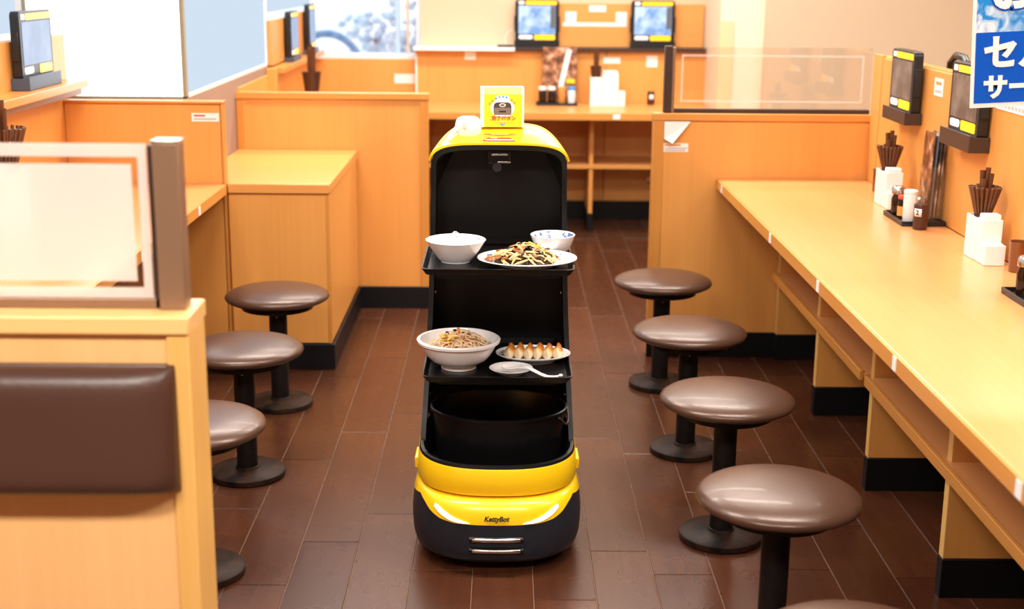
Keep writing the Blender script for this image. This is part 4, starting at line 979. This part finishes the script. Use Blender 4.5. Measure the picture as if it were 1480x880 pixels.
mh = T('menu_holder', (1.343, 4.20, .7165), 'clear holder full of photo menus leaning on the right wall', 'menu holder')
MB().box(1.318, 1.3635, 4.155, 4.160, .7168, .88).box(1.318, 1.3635, 4.262, 4.267, .7168, .88).box(1.318, 1.3635, 4.160, 4.262, .7168, .72).build('acrylic_case', GLASS, mh)
for i, (x, mm, zt_) in enumerate(((1.322, PH1, .985), (1.334, mat('menu_edge_slate', (.10, .13, .18), .4), .975), (1.346, PH2, .985), (1.356, PH2, .978))):
    MB().obox((x, 4.211, (.722+zt_)/2), (.004, .094, zt_-.722), rot(0, .03, 0)).build('menu_card', mm, mh)
# brown box behind farther stand
o = T('brown_box', (1.345, 4.80, .70), 'small dark brown box at the far end of the right counter', 'box')
MB().box(1.325, 1.368, 4.77, 4.83, .7005, .775).build('box_body', CUPB, o, bevel=.003); MB().box(1.323, 1.370, 4.768, 4.832, .775, .782).build('lid', CUPB, o, bevel=.002)
# near right edge: brown cup stack, tray with bottle
t = T('brown_cup', (1.352, 3.485, .70), 'glossy brown cup at the right picture edge beside the stand', 'cup')
MB().lathe((1.352, 3.485, .7005), [(.018, 0), (.020, .002), (.022, .075), (.0235, .082), (.021, .08), (.018, .006), (.001, .005)], 28).build('cup_body', mat('amber_lacquer', (.16, .05, .012), .15, coat=.5), t, smooth=40)
condiment_tray(1.225, 1.368, 3.02, 3.24, .70, 'black condiment tray cut off by the right picture edge')
t = canister('sauce_bottle', 1.262, 3.19, .7065, .021, .072, SOY, 'dark soy sauce bottle cut off by the right picture edge', 'bottle', (CHROME, .024), prof=SOYP)

# back counter set
zb = .70
bmh = T('menu_holder', (.33, 8.03, zb), 'clear holder with food photo menus on the back counter', 'menu holder')
MB().box(.222, .43, 8.06, 8.075, zb+.0005, zb+.02).box(.222, .226, 8.02, 8.06, zb+.0005, zb+.2).box(.426, .43, 8.02, 8.06, zb+.0005, zb+.2).build('acrylic_case', GLASS, bmh)
PH3 = photo_mat('menu_print_food', [(.04, .02, .012), (.20, .07, .03), (.42, .20, .10), (.70, .55, .42)], 2.2)
MB().obox((.326, 8.07, zb+.165), (.20, .004, .32), rot(-.06, 0, 0)).build('menu_card', PH3, bmh)
MB().obox((.355, 8.06, zb+.20), (.03, .003, .23), rot(-.06, .22, 0)).build('price_strip', PAPER, bmh)
MB().obox((.39, 8.055, zb+.13), (.05, .003, .025), rot(-.06, 0, 0)).build('price_tag', YELP, bmh)
condiment_tray(.185, .425, 7.90, 8.015, zb, 'black condiment tray on the back counter')
for x, m_, nm, lb, lid in ((.222, SOY, 'sauce_bottle', 'leftmost dark sauce bottle on the back counter tray', (WHITEP, .02)), (.277, SOY, 'sauce_bottle', 'second dark sauce bottle on the back counter tray', (WHITEP, .02)),
                      (.335, mat('chilli_sauce', (.55, .22, .05), .2), 'spice_jar', 'orange spice jar on the back counter tray', (PRINTO, .02)), (.392, WHITEP, 'shaker', 'white shaker with blue band on the back counter tray', (PRINTB, .02))):
    canister(nm, x, 7.955, zb+.0065, .022, .08, m_, lb, 'shaker' if nm == 'shaker' else ('jar' if 'jar' in nm else 'bottle'), lid)
t = T('cutlery_stand', (.58, 7.95, zb), 'white stepped cutlery stand on the back counter', 'cutlery stand', 'cutlery stands')
for a, b, h, nm in ((.498, .565, .165, 'chopstick_bin'), (.567, .66, .182, 'napkin_bin'), (.662, .70, .085, 'low_bin')):
    m = MB(); m.box(a, b, 7.91, 7.985, zb+.0005, zb+h-.02); m.box(a, a+.004, 7.91, 7.985, zb+h-.02, zb+h).box(b-.004, b, 7.91, 7.985, zb+h-.02, zb+h).box(a+.004, b-.004, 7.91, 7.914, zb+h-.02, zb+h).box(a+.004, b-.004, 7.981, 7.985, zb+h-.02, zb+h); m.build(nm, WHITEP, t)
MB().box(.572, .655, 7.916, 7.979, zb+.1625, zb+.20).build('napkin', PAPER, t, bevel=.004)
def far_cup(x, y, z, s, label, clabel):
    c = T('chopstick_cup', (x, y, z), label, 'cup', 'brown chopstick cups')
    MB().lathe((x, y, z+.0005), [(.026*s, 0), (.036*s, .078*s), (.038*s, .085*s), (.033*s, .08*s), (.022*s, .006), (.001, .005)], 24).build('cup_body', CUPB, c, smooth=40)
    b = T('chopstick_bundle', (x, y, z+.01), clabel, 'chopsticks', 'chopstick bundles')
    for i, (dx, dy, hh) in enumerate(((.0, 0, .19), (.010, .004, .18), (-.010, .003, .175), (.004, -.009, .17), (-.005, -.008, .18), (.012, -.006, .165))):
        MB().tube([(x+dx*.8*s, y+dy*.8*s, z+.008), (x+dx*1.1*s, y+dy*1.1*s, z+hh*s)], .0062*s, 6).build('chopstick', CHOP, b, smooth=40)
far_cup(.531, 7.95, zb+.146, .95, 'brown tapered cup in the white stand on the back counter', 'chopsticks upright in the brown cup on the back counter')
o = T('cup_riser', (-.99, 7.05, .70), 'wood riser box under the far-left chopstick cup', 'box'); MB().box(-1.04, -.94, 7.0, 7.10, .7005, .83).build('riser_body', W_V, o, bevel=.002)
far_cup(-.99, 7.05, .83, 1.35, 'brown tapered cup on the far-left counter', 'chopsticks upright in the far-left brown cup')
t = canister('pepper_pot', .862, 8.02, zb, .022, .078, CUPB, 'dark pot with white label near the end of the back counter', 'pot')
MB().box(.850, .874, 7.9965, 7.9985, zb+.035, zb+.06).build('number_sticker', PAPER, t)
t = canister('pepper_pot', -.10, 8.04, zb, .022, .078, CUPB, 'dark pot peeking out behind the yellow sign', 'pot')
# left counter chopsticks seen above the frosted screen
stand(-1.45, 3.92, 'white cutlery stand on the left counter behind the frosted screen', 'brown chopsticks above the frosted screen at the left edge', 'cutlery stands', 'chopstick bundles', s=1.55, n=22)

# ================================================================== POSTER
ps = T('poster', (1.06, 3.10, 1.164), 'blue and white hanging poster with big white lettering at the top right', 'poster')
pw, ph_ = .297, .42
Rt = Matrix.Rotation(-math.radians(3.0), 4, 'Y')
def pb(name, x0, x1, z0, z1, y0, y1, m):
    mb = MB().box(x0, x1, y0, y1, z0, z1); mb.v = [tuple(Rt @ Vector(v)) for v in mb.v]; return mb.build(name, m, ps, local=True)
LAM = mat('white_card', (.84, .85, .88), .3, coat=.3)
pb('card', 0, pw, 0, ph_, -.001, .001, LAM)
BLUEP = mat('royal_blue_print', (.0, .085, .56), .5, spec=.2)
m_, N, L, P = newmat('ice_water_print'); tc = N.new('ShaderNodeTexCoord'); n = N.new('ShaderNodeTexNoise'); n.inputs['Scale'].default_value = 22; n.inputs['Detail'].default_value = 6; n.inputs['Distortion'].default_value = 1.2
L.new(tc.outputs['Object'], n.inputs[0]); cr = N.new('ShaderNodeValToRGB'); el = cr.color_ramp.elements; el[0].position = .40; el[0].color = (.015, .25, .72, 1); el[1].position = .66; el[1].color = (.85, .90, .95, 1); x_ = el.new(.50); x_.color = (.38, .60, .86, 1)
L.new(n.outputs[0], cr.inputs[0]); L.new(cr.outputs[0], P.inputs['Base Color']); P.inputs['Roughness'].default_value = .3; ICE = m_
pb('blue_field', .008, pw-.008, .010, .168, -.0018, -.001, BLUEP)
pb('water_picture', .008, pw-.008, .168, ph_-.008, -.0018, -.001, ICE)
def ptext(body, x, z, size, m, bold, y=-.0024, sx=1.0):
    M4 = Rt @ Matrix.Translation((x, y, z)) @ Matrix.Rotation(PI/2, 4, 'X'); text('lettering', body, size, m, ps, M4, bold=bold, align='LEFT', sx=sx)
LETW = mat('white_print', (.86, .86, .88), .4)
ptext('セルフ', .026, .118, .079, LETW, .0032)
ptext('サービス', .028, .042, .056, LETW, .0026)
ptext('お水', .036, .258, .110, BLUEP, .0085); ptext('お水', .036, .258, .110, LETW, .004, y=-.0032)
for x in (.03, pw-.03):
    a = Rt @ Vector((x, 0, ph_)); MB().tube([a, (a.x, 0, 2.62-1.17)], .0008, 5).build('string', PAPER, ps, local=True)

# things beyond the right low wall and outside
t = T('yellow_case', (1.50, 4.30, 0), 'yellow case with black rounded edge behind the right wall', 'case')
MB().box(1.44, 1.56, 4.05, 4.50, 0.0005, 1.0).build('pedestal', CREAM, t)
MB().prism([(4.08 + .0, 1.0), (4.46, 1.0), (4.46, 1.13), (4.40, 1.19), (4.30, 1.185), (4.08, 1.17)], 1.445, 1.55, 'x').build('case_body', YEL, t, bevel=.02)
MB().tube([(1.46, 4.50, 1.05), (1.46, 4.49, 1.18), (1.46, 4.44, 1.205), (1.46, 4.36, 1.203), (1.46, 4.33, 1.185)], .012, 8).build('case_edge', TBLK, t, smooth=60)
rk = T('bike_rack', (-1.25, 11.0, 0), 'blue arched steel rack outside the back window', 'rack')
MB().tube([(-1.72, 11, 0), (-1.72, 11, .45)] + [(-1.42 - .30*math.cos(a), 11, .60 + .36*math.sin(a)) for a in np.linspace(.1, PI-.1, 14)] + [(-1.12, 11, .45), (-1.12, 11, 0)], .03, 10).build('arch_tube', OUTB, rk, smooth=60)
MB().box(-1.22, -.92, 10.95, 11.05, .0, .75).build('post_box', OUTF, rk, bevel=.03)
rr = random.Random(4)
for i, (x, y, z) in enumerate(((-.75, 11.8, .85), (-.40, 13.0, 1.0), (-1.25, 13.4, .8))):
    sh = T('shrub', (x, y, 0), ['pale bluish shrub outside the back window, beside the blue rack', 'pale bluish shrub outside the back window, by the mullion', 'small pale shrub farther back outside the back window'][i], 'shrub', 'shrubs outside')
    m = MB()
    for k in range(60):
        c = (x + rr.gauss(0, .13), y + rr.gauss(0, .12), max(.2, z + rr.gauss(0, .17))); m.blob(c, (.05, .05, .03), rot(rr.uniform(-1,1), rr.uniform(-1,1), 0), seed=k, nu=6, nv=3)
    m.build('foliage', OUTF, sh, smooth=60, kind='stuff'); MB().tube([(x, y, 0), (x, y, z)], .02, 6).build('stem', BROWNW, sh)
